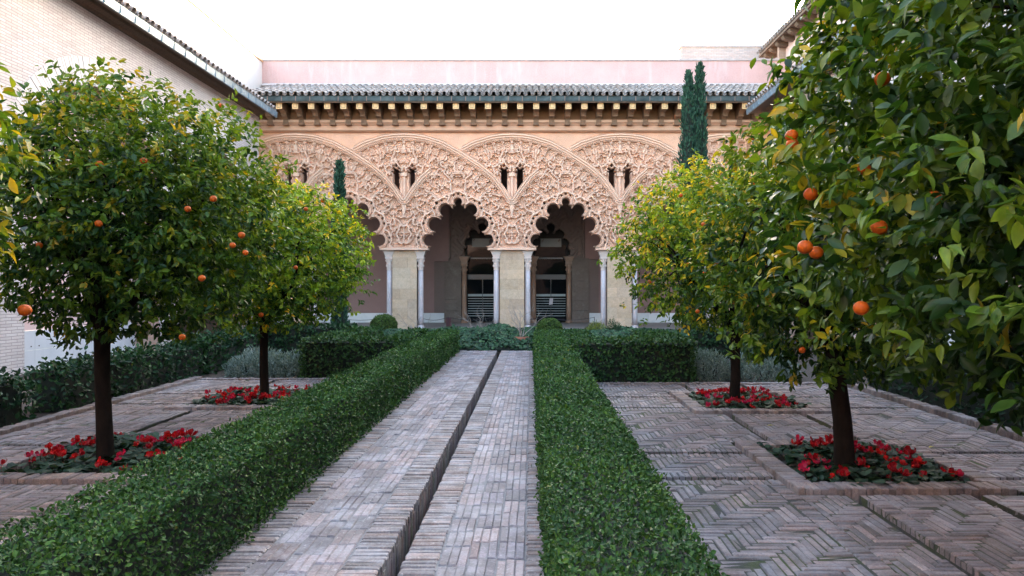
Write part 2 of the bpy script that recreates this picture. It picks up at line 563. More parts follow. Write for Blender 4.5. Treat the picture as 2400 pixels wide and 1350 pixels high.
def leaves_object(P, R, S, C, tmpl, name, mat, parent, nsep=0, part='leaf', min_px=10, smooth=False):
    """one foliage mass plus up to nsep single leaves nearest to the viewer"""
    V, F = tmpl
    idx = np.arange(len(P))
    take = np.zeros(len(P), bool)
    if nsep:
        px = 1245 + 1600 * P[:, 0] / np.maximum(P[:, 1], .3)
        py = 672 - 1600 * (P[:, 2] - EYE) / np.maximum(P[:, 1], .3)
        ok = (px > 0) & (px < 2400) & (py > 0) & (py < 1350) & (P[:, 1] > .4)
        d = np.linalg.norm(P - np.array([0, 0, EYE]), axis=1)
        d = np.where(ok & (S * 1600 / np.maximum(P[:, 1], .3) > min_px), d, 1e6)
        o = np.argsort(d)[:nsep]
        o = o[d[o] < 1e5]
        take[o] = True
    rest = idx[~take]
    if len(rest):
        W, FF, CC = scatter(P[rest], R[rest], S[rest], C[rest], V, F)
        link(name, mesh_np(name, W, FF, CC, smooth), mat, parent, kind='stuff')
    sep = idx[take]
    if len(sep):
        order = np.argsort(C[sep][:, 0] / (C[sep][:, 1] + 1e-6))
        sep = sep[order]
        nv = 12
        groups = np.array_split(sep, nv)
        for g in groups:
            if not len(g): continue
            c = C[g[len(g) // 2]]
            Fq = F if not isinstance(F, np.ndarray) else F
            me = mesh_np(part, V, Fq if isinstance(Fq, np.ndarray) else Fq, np.tile(c, (len(V), 1)), smooth)
            me.materials.append(mat)
            for i in g:
                ob = bpy.data.objects.new(part, me)
                COL.objects.link(ob)
                m4 = np.eye(4)
                m4[:3, :3] = R[i] * S[i]
                m4[:3, 3] = P[i]
                ob.matrix_basis = Matrix(m4.tolist())
                attach(ob, parent)

# ------------------------------------------------------------------ ground
g = MB()
g.box(-900, 900, -400, 1500, -0.55, -0.42)
g.build('ground', M['grass'], kind='structure')
g = MB()     # planting earth around the paving, left open under the rill
for x0, x1, y0, y1 in ((-10.1, -6.22, 2, 27), (5.55, 8.9, 2, 27), (-10.1, 8.9, -12, 1.55), (-6.22, -1.99, 12.62, 27), (0.19, 5.55, 12.05, 27), (-1.99, 0.19, 18.25, 27),
                       (-2.55, -1.99, 2, 12.62), (0.19, 0.78, 2, 12.05)):
    g.box(x0 + .001, x1 - .001, y0 + .001, y1 - .001, -0.42, -0.035)
g.build('garden_soil', M['soil'], kind='structure')

# ------------------------------------------------------------------ the brick path and its rill
PATH_END = 18.15
RILL0, RILL1 = -0.905, -0.795
path = empty('path', (-0.9, 10, 0), kind='structure')
p = MB()
p.box(-1.98, RILL0 - .03, 1.6, PATH_END, -0.42, -0.007)
p.box(RILL1 + .03, 0.18, 1.6, PATH_END, -0.42, -0.007)
p.build('mortar_bed', M['mortar_path'], path)
p = MB()
p.box(RILL0 - .031, RILL1 + .031, 1.6, PATH_END + .3, -0.46, -0.27)
p.build('rill_bed', M['channel_dark'], path)

rng = random.Random(5)
PATH_COLS = [(0.221, 0.176, 0.187), (0.258, 0.197, 0.199), (0.196, 0.167, 0.184), (0.288, 0.211, 0.206), (0.233, 0.197, 0.213), (0.331, 0.247, 0.238), (0.226, 0.156, 0.153)]
EDGE_COLS = [(0.21, 0.165, 0.159), (0.245, 0.181, 0.164), (0.184, 0.152, 0.151), (0.28, 0.185, 0.159), (0.22, 0.181, 0.177)]
tiles, edges = [], []
def tile_cols(x0, x1, ncol):
    w = (x1 - x0) / ncol
    for c in range(ncol):
        y = 1.7 + rng.uniform(0, .3)
        while y < PATH_END - .05:
            ln = rng.choice((.27, .29, .30, .31))
            e = min(y + ln, PATH_END)
            nb = 3
            off = rng.uniform(-.004, .004)
            tone = rng.randrange(14)
            for q in range(nb):
                tiles.append((x0 + w * c + (w - .006) * (q + .5) / nb + .003 + off, (y + e) / 2 + rng.uniform(-.003, .003), e - y - .007 - rng.uniform(0, .006), (w - .006) / nb - .0015, PI / 2, rng.uniform(-.002, .002), tone if rng.random() < .8 else None))
            y = e
def edge_row(x0, x1, wall=None):
    y = 1.7
    while y < PATH_END - .03:
        pt = rng.uniform(.052, .062)
        edges.append(((x0 + x1) / 2 + rng.uniform(-.006, .006), y + pt / 2, x1 - x0 - .006, pt - .010, 0, 0))
        y += pt
tile_cols(-1.70, -1.15, 3)
tile_cols(-0.57, -0.04, 3)
edge_row(-1.98, -1.705)
edge_row(RILL0 - .24, RILL0)
edge_row(RILL1, RILL1 + .22)
edge_row(-0.035, 0.18)
place_bricks(tiles, 'paving_brick', M['paver_path'], path, PATH_COLS, 3, 300, 0.05, -0.05, 'paving_brick_mass')
place_bricks(edges, 'edge_brick', M['paver_path'], path, EDGE_COLS, 4, 300, 0.054, -0.05, 'edge_brick_mass')
# the rill's two faces: bricks set on end
wall = []
y = 1.7
W = MB()
while y < PATH_END:
    pt = rng.uniform(.055, .064)
    for x0, x1 in ((RILL0 - .03, RILL0 - .001 + rng.uniform(-.004, .002)), (RILL1 + .001 + rng.uniform(-.002, .004), RILL1 + .03)):
        c = [v * rng.uniform(.55, .9) for v in rng.choice(EDGE_COLS)]
        W.box(x0, x1, y + .004, y + pt - .004, -.3, -.052, tuple(c))
    y += pt
W.build('rill_face_brick_mass', M['paver_path'], path, col=True, kind='stuff')

# ------------------------------------------------------------------ herringbone patios with channels and tree beds
PAT_COLS = [(0.197, 0.146, 0.139), (0.228, 0.169, 0.156), (0.173, 0.138, 0.139), (0.252, 0.18, 0.164), (0.21, 0.169, 0.165), (0.186, 0.141, 0.127), (0.282, 0.216, 0.203)]
WPIT = 0.0575
NB = 5
def herring(x0, x1, y0, y1, out, ox=0.0, oy=0.0):
    hb = 0.135                                   # header border round the panel
    def borders(a0, a1, fn):
        a = a0
        while a < a1 - .02:
            pt = min(rng.uniform(.054, .062), a1 - a)
            fn((a + a + pt) / 2, pt - .010)
            a += pt
    if x1 - x0 > .5 and y1 - y0 > .5:
        borders(x0, x1, lambda c, w: out.append((c, y0 + hb / 2, hb - .006, w, PI / 2, rng.uniform(-.003, .003))))
        borders(x0, x1, lambda c, w: out.append((c, y1 - hb / 2, hb - .006, w, PI / 2, rng.uniform(-.003, .003))))
        borders(y0 + hb, y1 - hb, lambda c, w: out.append((x0 + hb / 2, c, hb - .006, w, 0, rng.uniform(-.003, .003))))
        borders(y0 + hb, y1 - hb, lambda c, w: out.append((x1 - hb / 2, c, hb - .006, w, 0, rng.uniform(-.003, .003))))
        x0, x1, y0, y1 = x0 + hb, x1 - hb, y0 + hb, y1 - hb
    L = NB * WPIT
    i0, i1 = int((x0 - ox) / WPIT) - NB - 1, int((x1 - ox) / WPIT) + NB + 1
    j0, j1 = int((y0 - oy) / WPIT) - NB - 1, int((y1 - oy) / WPIT) + NB + 1
    def put(a0, a1, b0, b1):
        a0, a1, b0, b1 = max(a0, x0), min(a1, x1), max(b0, y0), min(b1, y1)
        if a1 - a0 < .025 or b1 - b0 < .025: return
        dx, dy = a1 - a0, b1 - b0
        if dx >= dy: out.append(((a0 + a1) / 2, (b0 + b1) / 2, dx - .010, dy - .010, 0, rng.uniform(-.004, .003)))
        else: out.append(((a0 + a1) / 2, (b0 + b1) / 2, dy - .010, dx - .010, PI / 2, rng.uniform(-.004, .003)))
    for i in range(i0, i1):
        for j in range(j0, j1):
            d = (i - j) % (2 * NB)
            if d == 0:
                put(ox + i * WPIT, ox + (i + NB) * WPIT, oy + j * WPIT, oy + (j + 1) * WPIT)
            elif d == 2 * NB - 1:
                put(ox + i * WPIT, ox + (i + 1) * WPIT, oy + j * WPIT, oy + (j + NB) * WPIT)

def build_patio(name, rects, x0, x1, y0, y1, seed):
    root = empty(name, ((x0 + x1) / 2, (y0 + y1) / 2, 0), kind='structure')
    b = MB()
    b.box(x0, x1, y0, y1, -0.42, -0.115)
    b.build('channel_bed', M['channel_dark'], root)
    s = MB()
    br = []
    for r in rects:
        s.box(r[0] + .004, r[1] - .004, r[2] + .004, r[3] - .004, -0.115, -0.007)
        herring(r[0], r[1], r[2], r[3], br, rng.uniform(0, .3), rng.uniform(0, .3))
    s.build('mortar_bed', M['mortar'], root)
    place_bricks(br, 'paving_brick', M['paver'], root, PAT_COLS, seed, 300, 0.052, -0.052, 'paving_brick_mass')
    return root

def patio_rects(xin, xout, bx0, bx1, cs, half, yend, sgn):
    """xin: edge next to the hedge, xout: outer edge; beds centred at cs"""
    R = []
    xc = (bx0 + bx1) / 2
    a0, a1 = sorted((xin, bx0 if sgn > 0 else bx1))
    c0, c1 = sorted((bx1 if sgn > 0 else bx0, xout))
    ch = .47
    g = .048
    ys = []
    prev = None
    for i, c in enumerate(cs):
        for (q0, q1) in ((a0, a1), (c0, c1)):
            R.append((q0, q1, c - ch + g, c + ch - g))
        nxt = cs[i + 1] if i + 1 < len(cs) else None
        ye = nxt - ch - g if nxt else yend
        be = nxt - half - .05 if nxt else yend
        for (q0, q1) in ((a0, a1), (c0, c1)):
            R.append((q0, q1, c + ch + g, ye))
        # strips between the beds
        R.append((bx0, xc - .50 - g, c + half + .05, be))
        R.append((xc - .50 + g, xc + .50 - g, c + half + .05, be))
        R.append((xc + .50 + g, bx1, c + half + .05, be))
    return R

RB = (2.21, 4.05)                   # bed limits in x, right and left
LB = (-5.09, -3.19)
RC = [3.0, 6.53, 10.07]
LC = [3.33, 6.86, 10.39]
rR = patio_rects(0.80, 5.36, RB[0] - .03, RB[1] + .03, RC, .90, 11.88, 1)
rL = patio_rects(-2.56, -6.06, LB[0] - .03, LB[1] + .03, LC, .94, 12.44, -1)
patio_r = build_patio('patio', rR, 0.78, 5.55, 2.0, 12.04, 11)
patio_l = build_patio('patio', rL, -6.22, -2.55, 2.0, 12.61, 12)
# raised kerbs of bricks round the outside of the patios
def kerb_row(x0, x1, y0, y1, along, out, dz=0.03):
    a, e = (y0, y1) if along == 'y' else (x0, x1)
    while a < e - .03:
        pt = rng.uniform(.058, .068)
        if along == 'y': out.append(((x0 + x1) / 2, a + pt / 2, x1 - x0, pt - .005, 0, dz + rng.uniform(-.004, .004)))
        else: out.append((a + pt / 2, (y0 + y1) / 2, y1 - y0, pt - .005, PI / 2, dz + rng.uniform(-.004, .004)))
        a += pt
KERB_COLS = [(0.238, 0.168, 0.145), (0.275, 0.195, 0.162), (0.214, 0.153, 0.142), (0.253, 0.187, 0.165), (0.207, 0.16, 0.154)]
kb = []
kerb_row(5.40, 5.54, 2.5, 12.03, 'y', kb, .07)
kerb_row(0.80, 5.38, 11.90, 12.03, 'x', kb, .02)
place_bricks(kb, 'kerb_brick', M['paver'], patio_r, KERB_COLS, 13, 120, 0.10, -0.10, 'kerb_brick_mass', .93)
kb = []
kerb_row(-6.21, -6.07, 2.5, 12.60, 'y', kb, .05)
kerb_row(-6.05, -2.56, 12.46, 12.60, 'x', kb, .02)
place_bricks(kb, 'kerb_brick', M['paver'], patio_l, KERB_COLS, 14, 120, 0.10, -0.10, 'kerb_brick_mass', .93)

def tree_bed(x0, x1, c, half, label, seed):
    y0, y1 = c - half, c + half
    root = empty('tree_bed', ((x0 + x1) / 2, c, -.11), label, 'tree bed', 'brick edged tree beds')
    s = MB()
    kw = .19
    # gently mounded earth
    n = 12
    vs, fs = [], []
    for i in range(n + 1):
        for j in range(n + 1):
            u, v = i / n, j / n
            vs.append((x0 + kw + (x1 - x0 - 2 * kw) * u, y0 + kw + (y1 - y0 - 2 * kw) * v, -.085 + .06 * math.sin(PI * u) * math.sin(PI * v) + rng.uniform(-.012, .012)))
    for i in range(n):
        for j in range(n):
            a = i * (n + 1) + j
            fs.append([a, a + n + 1, a + n + 2, a + 1])
    s.add(vs, fs)
    s.build('soil', M['soil'], root, smooth=True)
    b = []
    kerb_row(x0, x1, y0, y0 + kw, 'x', b, .0)
    kerb_row(x0, x1, y1 - kw, y1, 'x', b, .0)
    kerb_row(x0, x0 + kw, y0 + kw, y1 - kw, 'y', b, .0)
    kerb_row(x1 - kw, x1, y0 + kw, y1 - kw, 'y', b, .0)
    place_bricks(b, 'kerb_brick', M['paver'], root, KERB_COLS, seed, 300, .148, -.115, 'kerb_brick_mass', .95)
    return root
tree_bed(RB[0], RB[1], RC[1], .88, 'brick edged flower bed in front right, around the thick orange tree trunk', 21)
tree_bed(RB[0], RB[1], RC[2], .88, 'brick edged flower bed at far right, before the grey shrubs', 22)
tree_bed(LB[0], LB[1], LC[1], .92, 'brick edged flower bed at front left, partly hidden by the long hedge', 23)
tree_bed(LB[0], LB[1], LC[2], .92, 'brick edged flower bed at far left, beside the long hedge', 24)

# ------------------------------------------------------------------ the portico
D = 27.4
S0 = 0.017125
BAY = 4.3155
AX = [-0.771 + BAY * k for k in (-2, -1, 0, 1, 2)]
portico = empty('portico', (-0.77, D, 0), 'carved plaster arcade with lobed arches, stone piers and a tiled roof closing the garden', 'building')

def seg_dist(X, Y, pts):
    """unsigned distance and arc position to a polyline"""
    best = np.full(X.shape, 1e9)
    arc = np.zeros(X.shape)
    acc = 0.0
    for (ax, ay), (bx, by) in zip(pts[:-1], pts[1:]):
        dx, dy = bx - ax, by - ay
        L2 = dx * dx + dy * dy + 1e-12
        t = np.clip(((X - ax) * dx + (Y - ay) * dy) / L2, 0, 1)
        d = np.hypot(X - ax - t * dx, Y - ay - t * dy)
        m = d < best
        best = np.where(m, d, best)
        arc = np.where(m, acc + t * math.sqrt(L2), arc)
        acc += math.sqrt(L2)
    return best, arc

ARCH = [(0, 0), (25, 1.2), (51, 5), (92, 18), (136, 42), (181, 71), (214, 99), (237, 129), (249, 147), (253, 154), (262, 172)]
ARCH = [(a * S0, 7.83 - b * S0) for a, b in ARCH]
def arch_top(du):
    xs = np.array([p[0] for p in ARCH]); zs = np.array([p[1] for p in ARCH])
    return np.interp(np.abs(du), xs, zs, right=3.0)

def smooth(e0, e1, x):
    t = np.clip((x - e0) / (e1 - e0), 0, 1)
    return t * t * (3 - 2 * t)

LOBES = [((1.17, 3.57), .25), ((.92, 4.20), .295), ((.50, 4.77), .265), ((0, 5.10), .165)]
OPEN_POLY = [(-1.2, 3.0), (1.2, 3.0), (1.2, 3.29), (1.05, 3.36), (1.05, 3.80), (1.07, 3.86), (.80, 3.95), (.72, 4.42), (.76, 4.52), (.45, 4.60), (.24, 4.86), (.25, 4.95), (.13, 4.98), (.10, 5.1),
             (-.10, 5.1), (-.13, 4.98), (-.25, 4.95), (-.24, 4.86), (-.45, 4.60), (-.76, 4.52), (-.72, 4.42), (-.80, 3.95), (-1.07, 3.86), (-1.05, 3.80), (-1.05, 3.36), (-1.2, 3.29)]
def in_poly(X, Y, poly):
    r = np.zeros(X.shape, bool)
    n = len(poly)
    for i in range(n):
        x0, y0 = poly[i]; x1, y1 = poly[(i + 1) % n]
        c = ((y0 > Y) != (y1 > Y)) & (X < (x1 - x0) * (Y - y0) / (y1 - y0 + 1e-12) + x0)
        r ^= c
    return r

def carved_panel():
    h = 0.0125
    nu = int(round(BAY / h)) + 1
    us = np.linspace(-BAY / 2, BAY / 2, nu)
    zs = np.arange(3.17, 7.90, h)
    U, Z = np.meshgrid(us, zs)
    A = np.abs(U)
    Wd = BAY / 2 - A                                   # distance from the axis of the opening
    r = np.random.RandomState(8)
    # --- arabesque: s-scrolls over a pierced ground, mirrored on the pier axis
    H = np.zeros(U.shape)
    fine = np.sin(U * 61 + 3 * np.sin(Z * 23)) * np.sin(Z * 57 + 3 * np.sin(A * 27))
    H += .010 * smooth(.1, .5, fine)
    level = np.zeros(U.shape)
    scrolls = []
    tries = 0
    cen = []
    while len(cen) < 86 and tries < 6000:
        tries += 1
        c = (r.uniform(0.0, BAY / 2), r.uniform(3.25, 7.75))
        if all((c[0] - d[0]) ** 2 + (c[1] - d[1]) ** 2 > .27 ** 2 for d in cen):
            cen.append(c)
    for i, c in enumerate(cen):
        L = r.uniform(.55, .95)
        th0 = r.uniform(0, PI)
        k = r.choice((-1, 1)) * r.uniform(26, 48)
        pts = []
        for sgn in (-1, 1):
            x, y, th = c[0], c[1], th0
            half = []
            n = 13
            ds = L / 2 / n
            for q in range(n):
                s_ = (q + .5) * ds
                th += k * (s_ / (L / 2)) ** 1.7 * ds * .62
                x += sgn * math.cos(th) * ds
                y += sgn * math.sin(th) * ds
                half.append((x, y))
            pts = half[::-1] + [c] if sgn == -1 else pts + half
        x0, x1 = min(p[0] for p in pts) - .12, max(p[0] for p in pts) + .12
        y0, y1 = min(p[1] for p in pts) - .12, max(p[1] for p in pts) + .12
        iz0, iz1 = np.searchsorted(zs, y0), np.searchsorted(zs, y1)
        if iz1 - iz0 < 2: continue
        d, arc = seg_dist(A[iz0:iz1], Z[iz0:iz1], pts)
        wv = .056 * (.72 + .28 * np.sin(arc / L * PI))
        prof = smooth(wv + .006, wv - .006, d) * (.080 - .022 * (np.abs(d - .032) < .007) + (.0011 * i) % .012)
        blk = H[iz0:iz1]
        H[iz0:iz1] = np.maximum(blk, prof)
    # five-lobed sunk flowers with a raised rim
    cen2 = []
    tries = 0
    while len(cen2) < 34 and tries < 5000:
        tries += 1
        c = (r.uniform(0.08, BAY / 2 - .05), r.uniform(3.4, 7.65))
        if all((c[0] - d[0]) ** 2 + (c[1] - d[1]) ** 2 > .46 ** 2 for d in cen2):
            cen2.append(c)
    for c in cen2:
        rr = np.hypot(A - c[0], Z - c[1]); an = np.arctan2(Z - c[1], A - c[0])
        R_ = r.uniform(.12, .19) * (1 + .22 * np.cos(5 * an + r.uniform(0, 6)))
        rim = smooth(.035, .012, np.abs(rr - R_ - .02)) * .085
        inside = rr < R_
        H = np.where(inside, -.005 + .028 * (smooth(.0, .6, np.sin(rr * 75 + 2 * np.cos(an * 5)) * np.cos(an * 6))), np.maximum(H, rim))
    # --- big interlaced arches
    T0 = arch_top(U); TL = arch_top(U + BAY); TR = arch_top(U - BAY)
    field = (Z < T0) | (Z < TL) | (Z < TR)
    # row of ribbed, foil-ended niches hanging under each big arch
    def niches(H, cu, part, inside, lim):
        xs_ = np.linspace(0, BAY, 60)
        pts = [(cu + part * x, float(arch_top(x))) for x in xs_ if x <= ARCH[-1][0]]
        d, arc = seg_dist(U, Z, pts)
        ph = np.mod(arc, .40) / .40 - .5
        zone = inside & (d > .25) & (d < .68) & lim & (arc < arc.max() - .75)
        wd = .36 + .07 * np.cos((d - .27) / .40 * 2 * PI * 2.5)
        pit = (np.abs(ph) < wd * (1 - .55 * smooth(.48, .64, d))) & (d > .30) & (d < .62)
        rib = .092 - .02 * (np.abs(np.abs(ph) - .46) < .02)
        fl = np.hypot(ph * .40, d - .44)
        inner = .004 + .030 * ((fl < .035) | (np.abs(fl - .085) < .014))
        return np.where(zone, np.where(pit, inner, np.where((d < .62) | (np.abs(ph) > .3), rib, H)), H)
    H = niches(H, -BAY, 1, Z < TL, (U < .16) & (Z > 4.75))
    H = niches(H, BAY, -1, Z < TR, (U > 0) & (U < 1.08))
    H = niches(H, 0, -1, Z < T0, (U < 0) & (U > -1.99) & (Z > TL + .02))
    H = niches(H, 0, 1, Z < T0, U >= 0)
    def limb(cu, part):
        xs = np.linspace(0, BAY, 60)
        pts = [(cu + part * x, float(arch_top(x))) for x in xs if x <= ARCH[-1][0]]
        return pts
    def moulding(H, pts, inside, lim):
        d, arc = seg_dist(U, Z, pts)
        d = np.where(inside, d, -d)
        band = (d > 0) & (d < .27) & lim
        pr = .165 - .06 * np.clip((d - .05) / .2, 0, 1) + .014 * np.cos(d / .27 * 2 * PI * 3.2)
        pr = np.where((d > .205) & (d < .25), .115 + .022 * np.cos(arc * 2 * PI / .075), pr)
        return np.where(band, pr, H), band
    H = np.where(field, H + 0.0, .055 + 0 * H)          # plain plaster over the arches
    bands = np.zeros(U.shape, bool)
    H, b1 = moulding(H, limb(0, -1), Z < T0, (U < 0) & (U > -1.99)); bands |= b1
    H, b2 = moulding(H, limb(BAY, -1), Z < TR, (U > .0) & (U < 1.08)); bands |= b2
    H, b3 = moulding(H, limb(0, 1), Z < T0, U >= 0); bands |= b3
    H, b4 = moulding(H, limb(-BAY, 1), Z < TL, U < .16); bands |= b4
    # tail of the Y where the mouldings meet over the pier
    tail = (A < .035 + .10 * np.clip((Z - 4.55) / .6, 0, 1)) & (Z > 4.45) & (Z < 5.35)
    tail &= ~bands
    H = np.where(tail, .12 - .25 * A, H)
    # --- lobed opening with its rims and pierced eyelets
    hole = np.zeros(U.shape, bool)
    hole |= in_poly(Wd, Z, OPEN_POLY)
    for (c, rad) in LOBES:
        rr = np.hypot(Wd - c[0], Z - c[1])
        hole |= rr < rad
    eyes = [((1.575, 3.67), .058), ((1.56, 3.48), .055), ((1.46, 3.80), .045),
            ((1.30, 4.44), .066), ((1.36, 4.23), .058), ((1.14, 4.57), .055),
            ((.865, 5.05), .068), ((.95, 4.84), .058), ((.66, 5.14), .055),
            ((0, 5.42), .06), ((.17, 5.36), .055)]
    for k, (c, rad) in enumerate(LOBES):
        rr = np.hypot(Wd - c[0], Z - c[1])
        ok = (Wd > c[0] - .12) | (k == 3)
        if k == 3: ok = Z > 4.98
        ring = (rr >= rad) & (rr < rad + .11) & ok
        H = np.where(ring, .115 + .014 * np.cos((rr - rad) / .11 * 2 * PI * 2), H)
        an = np.arctan2(Z - c[1], Wd - c[0])
        out = rr - (rad + .225 + .018 * np.cos(an * 9))
        H = np.where((np.abs(out) < .04) & ok & ~ring, .11 - 12 * out ** 2, H)
        H = np.where((rr >= rad + .11) & (out <= -.04) & ok, .035, H)
    for (c, rad) in eyes:
        rr = np.hypot(Wd - c[0], Z - c[1])
        hole |= rr < rad
    # impost strip along the bottom, cartouche over the pier
    H = np.where(Z < 3.27, .10, H)
    rr = np.hypot(A / .26, (Z - 3.80) / .36)
    an = np.arctan2((Z - 3.80) / .36, A / .26)
    q = rr - (1 + .10 * np.cos(6 * an))
    H = np.where(np.abs(q) < .13, .105, H)
    H = np.where(q < -.13, .0 + .07 * ((np.abs(A - .0) < .02) | (np.abs(Z - 3.86) < .022) | (np.abs(np.abs(A - .1) - np.abs(Z - 3.68)) < .012)), H)
    # twin lancets over the pier
    win = (A > .185) & (A < .455) & (Z > 5.2) & (Z < 6.30)
    for c in ((.32, 6.56, .062), (.215, 6.44, .066), (.425, 6.44, .066), (.165, 6.30, .052), (.475, 6.30, .052)):
        win |= np.hypot(A - c[0], Z - c[1]) < c[2]
    win |= (np.abs(A - .32) < .12) & (Z > 6.2) & (Z < 6.45)
    mid = (A <= .185) & (Z > 5.2) & (Z < 6.3) & ~bands & (Z > np.where(U < 0, TL, TR))
    H = np.where(mid, -.03 + .09 * np.sqrt(np.clip(1 - (A / .075) ** 2, 0, 1)), H)
    H = np.where((A <= .12) & (Z > 6.12) & (Z < 6.26), .08, H)
    win &= ~bands
    top_gap = (Z < np.maximum(np.where(U < 0, TL, TR), 0) - .02)
    win &= ~(top_gap & ~mid)
    mid2 = bands | tail
    hole |= win & ~mid2
    H = H + .004 * r.randn(*H.shape) * 0.5
    # --- mesh: front sheet with openings, and reveals running back into the wall
    nz, nu_ = U.shape
    V = np.stack([U.ravel(), -H.ravel() * 1.65, Z.ravel()], 1)
    fh = hole[:-1, :-1] & hole[1:, :-1] & hole[:-1, 1:] & hole[1:, 1:]
    solid = ~fh
    idx = np.arange(nz * nu_).reshape(nz, nu_)
    q = np.stack([idx[:-1, :-1], idx[:-1, 1:], idx[1:, 1:], idx[1:, :-1]], 2)
    F = q[solid]
    back = []
    off = len(V)
    B = V.copy(); B[:, 1] = .30
    h1 = solid[:, :-1] & ~solid[:, 1:]
    a = idx[:-1, 1:-1][h1]; b = idx[1:, 1:-1][h1]; back.append(np.stack([a, b, b + off, a + off], 1)[:, ::-1])
    h2 = ~solid[:, :-1] & solid[:, 1:]
    a = idx[:-1, 1:-1][h2]; b = idx[1:, 1:-1][h2]; back.append(np.stack([a, b, b + off, a + off], 1))
    v1 = solid[:-1] & ~solid[1:]
    a = idx[1:-1, :-1][v1]; b = idx[1:-1, 1:][v1]; back.append(np.stack([a, b, b + off, a + off], 1))
    v2 = ~solid[:-1] & solid[1:]
    a = idx[1:-1, :-1][v2]; b = idx[1:-1, 1:][v2]; back.append(np.stack([a, b, b + off, a + off], 1)[:, ::-1])
    a = idx[0, :-1]; b = idx[0, 1:]; m = solid[0]
    back.append(np.stack([a[m], b[m], b[m] + off, a[m] + off], 1)[:, ::-1])
    F = np.vstack([F] + back)
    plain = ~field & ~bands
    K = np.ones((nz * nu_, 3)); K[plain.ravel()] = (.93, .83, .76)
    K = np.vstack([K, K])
    V = np.vstack([V, B])
    used = np.unique(F)
    remap = np.full(len(V), -1); remap[used] = np.arange(len(used))
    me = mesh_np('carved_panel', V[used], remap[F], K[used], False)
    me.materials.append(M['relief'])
    return me

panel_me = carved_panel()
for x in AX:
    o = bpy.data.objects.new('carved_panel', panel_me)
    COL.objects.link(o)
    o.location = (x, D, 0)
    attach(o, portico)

# piers of coursed stone with a marble column on either side
rng = random.Random(31)
STONE = [(0.577, 0.409, 0.279), (0.618, 0.438, 0.294), (0.546, 0.391, 0.275), (0.597, 0.428, 0.286), (0.649, 0.484, 0.341)]
def column(parent, cx, cy, r, z0, z1, capmat, shaftmat, name='column', block=True):
    root_ = MB()
    zc0 = z1 - .80
    root_.lathe(cx, cy, [(r * 1.02, z0 + .14), (r, z0 + .5), (r * .99, zc0 * .6), (r * .93, zc0)], 18)
    c = root_.build(name, shaftmat, parent, smooth=True)
    b = MB()
    b.lathe(cx, cy, [(r * 1.45, z0), (r * 1.45, z0 + .05), (r * 1.25, z0 + .07), (r * 1.3, z0 + .10), (r * 1.05, z0 + .145)], 18)
    b.build('base', shaftmat, c)
    k = MB()
    k.lathe(cx, cy, [(r * .96, zc0), (r * 1.08, zc0 + .02), (r * .98, zc0 + .04), (r * 1.05, zc0 + .22), (r * 1.15, zc0 + .24), (r * 1.02, zc0 + .27), (r * 1.28, zc0 + .46)], 16)
    for q in range(8):
        a = 2 * PI * q / 8
        for zz, rr in ((zc0 + .19, 1.12), (zc0 + .40, 1.3)):
            x, y = cx + math.cos(a) * r * rr, cy + math.sin(a) * r * rr
            k.box(x - .018, x + .018, y - .018, y + .018, zz - .05, zz + .03)
    s = r * 1.38
    k.box(cx - s, cx + s, cy - s, cy + s, zc0 + .46, zc0 + .53)
    # flared impost block
    w0, w1 = r * 1.15, r * 2.0
    k.add([(cx - w0, cy - s, zc0 + .53), (cx + w0, cy - s, zc0 + .53), (cx + w0, cy + s, zc0 + .53), (cx - w0, cy + s, zc0 + .53),
           (cx - w1, cy - s * 1.2, z1 - .04), (cx + w1, cy - s * 1.2, z1 - .04), (cx + w1, cy + s * 1.2, z1 - .04), (cx - w1, cy + s * 1.2, z1 - .04)],
          [[0, 3, 2, 1], [4, 5, 6, 7], [0, 1, 5, 4], [1, 2, 6, 5], [2, 3, 7, 6], [3, 0, 4, 7]])
    k.box(cx - w1 - .02, cx + w1 + .02, cy - s * 1.25, cy + s * 1.25, z1 - .04, z1 - .003)
    k.build('capital', capmat, c)
    return c

for x in AX:
    core = MB()
    core.box(x - .475, x + .475, D + .03, D + .62, -.03, 3.165, (0.33, 0.27, 0.23))
    pier = core.build('pier', M['limestone'], portico, col=True)
    z = 0.0
    row = 0
    while z < 3.1:
        hh = rng.uniform(.36, .44)
        z1 = 3.162 if z + hh > 2.95 else z + hh
        nb = 1 if rng.random() < .35 else 2
        cut = [x - .49, x + .49] if nb == 1 else [x - .49, x + rng.choice((-.2, -.1, .12, .22)), x + .49]
        for a, b_ in zip(cut[:-1], cut[1:]):
            bm_ = MB()
            k = rng.uniform(.88, 1.1)
            c = tuple(v * k for v in rng.choice(STONE))
            dd = rng.uniform(-.006, .006)
            bm_.box(a + .002, b_ - .002, D + .012 + dd, D + .1, z + .002, z1 - .002, c)
            bm_.build('stone_block', M['limestone'], pier, col=True)
        z = z1
        row += 1
    for s in (-1, 1):
        column(portico, x + s * .635, D + .14, .107, 0.0, 3.165, M['capital'], M['marble'])

# cornice mouldings, soffit, corbels, gutter
XL, XR = AX[0] - BAY / 2, AX[-1] + BAY / 2
c = MB()
c.prism([(D + .3, 7.87), (D - .20, 7.87), (D - .29, 7.92), (D - .29, 7.96), (D - .12, 7.99), (D - .10, 8.15), (D - .17, 8.17), (D - .17, 8.20), (D - .25, 8.24), (D - .25, 8.34), (D - .13, 8.37), (D + .3, 8.37)], 'x', XL, XR)
c.build('cornice', M['ochre'], portico)
c = MB()
c.box(XL, XR, D - .03, D + .3, 8.37, 9.12)
c.build('frieze_wall', plaster('eave_shade_frieze', (0.25, 0.13, 0.07), 0.1, (0.2, 0.1, 0.06), 0.3, 0.9, 30, 0.2), portico)  # frieze browned so its colour carries the shadow between the corbels
EY = 26.28
c = MB()
c.prism([(EY - .02, 8.98), (D + .3, 9.1), (D + .3, 9.16), (EY - .02, 9.05)], 'x', XL, XR)
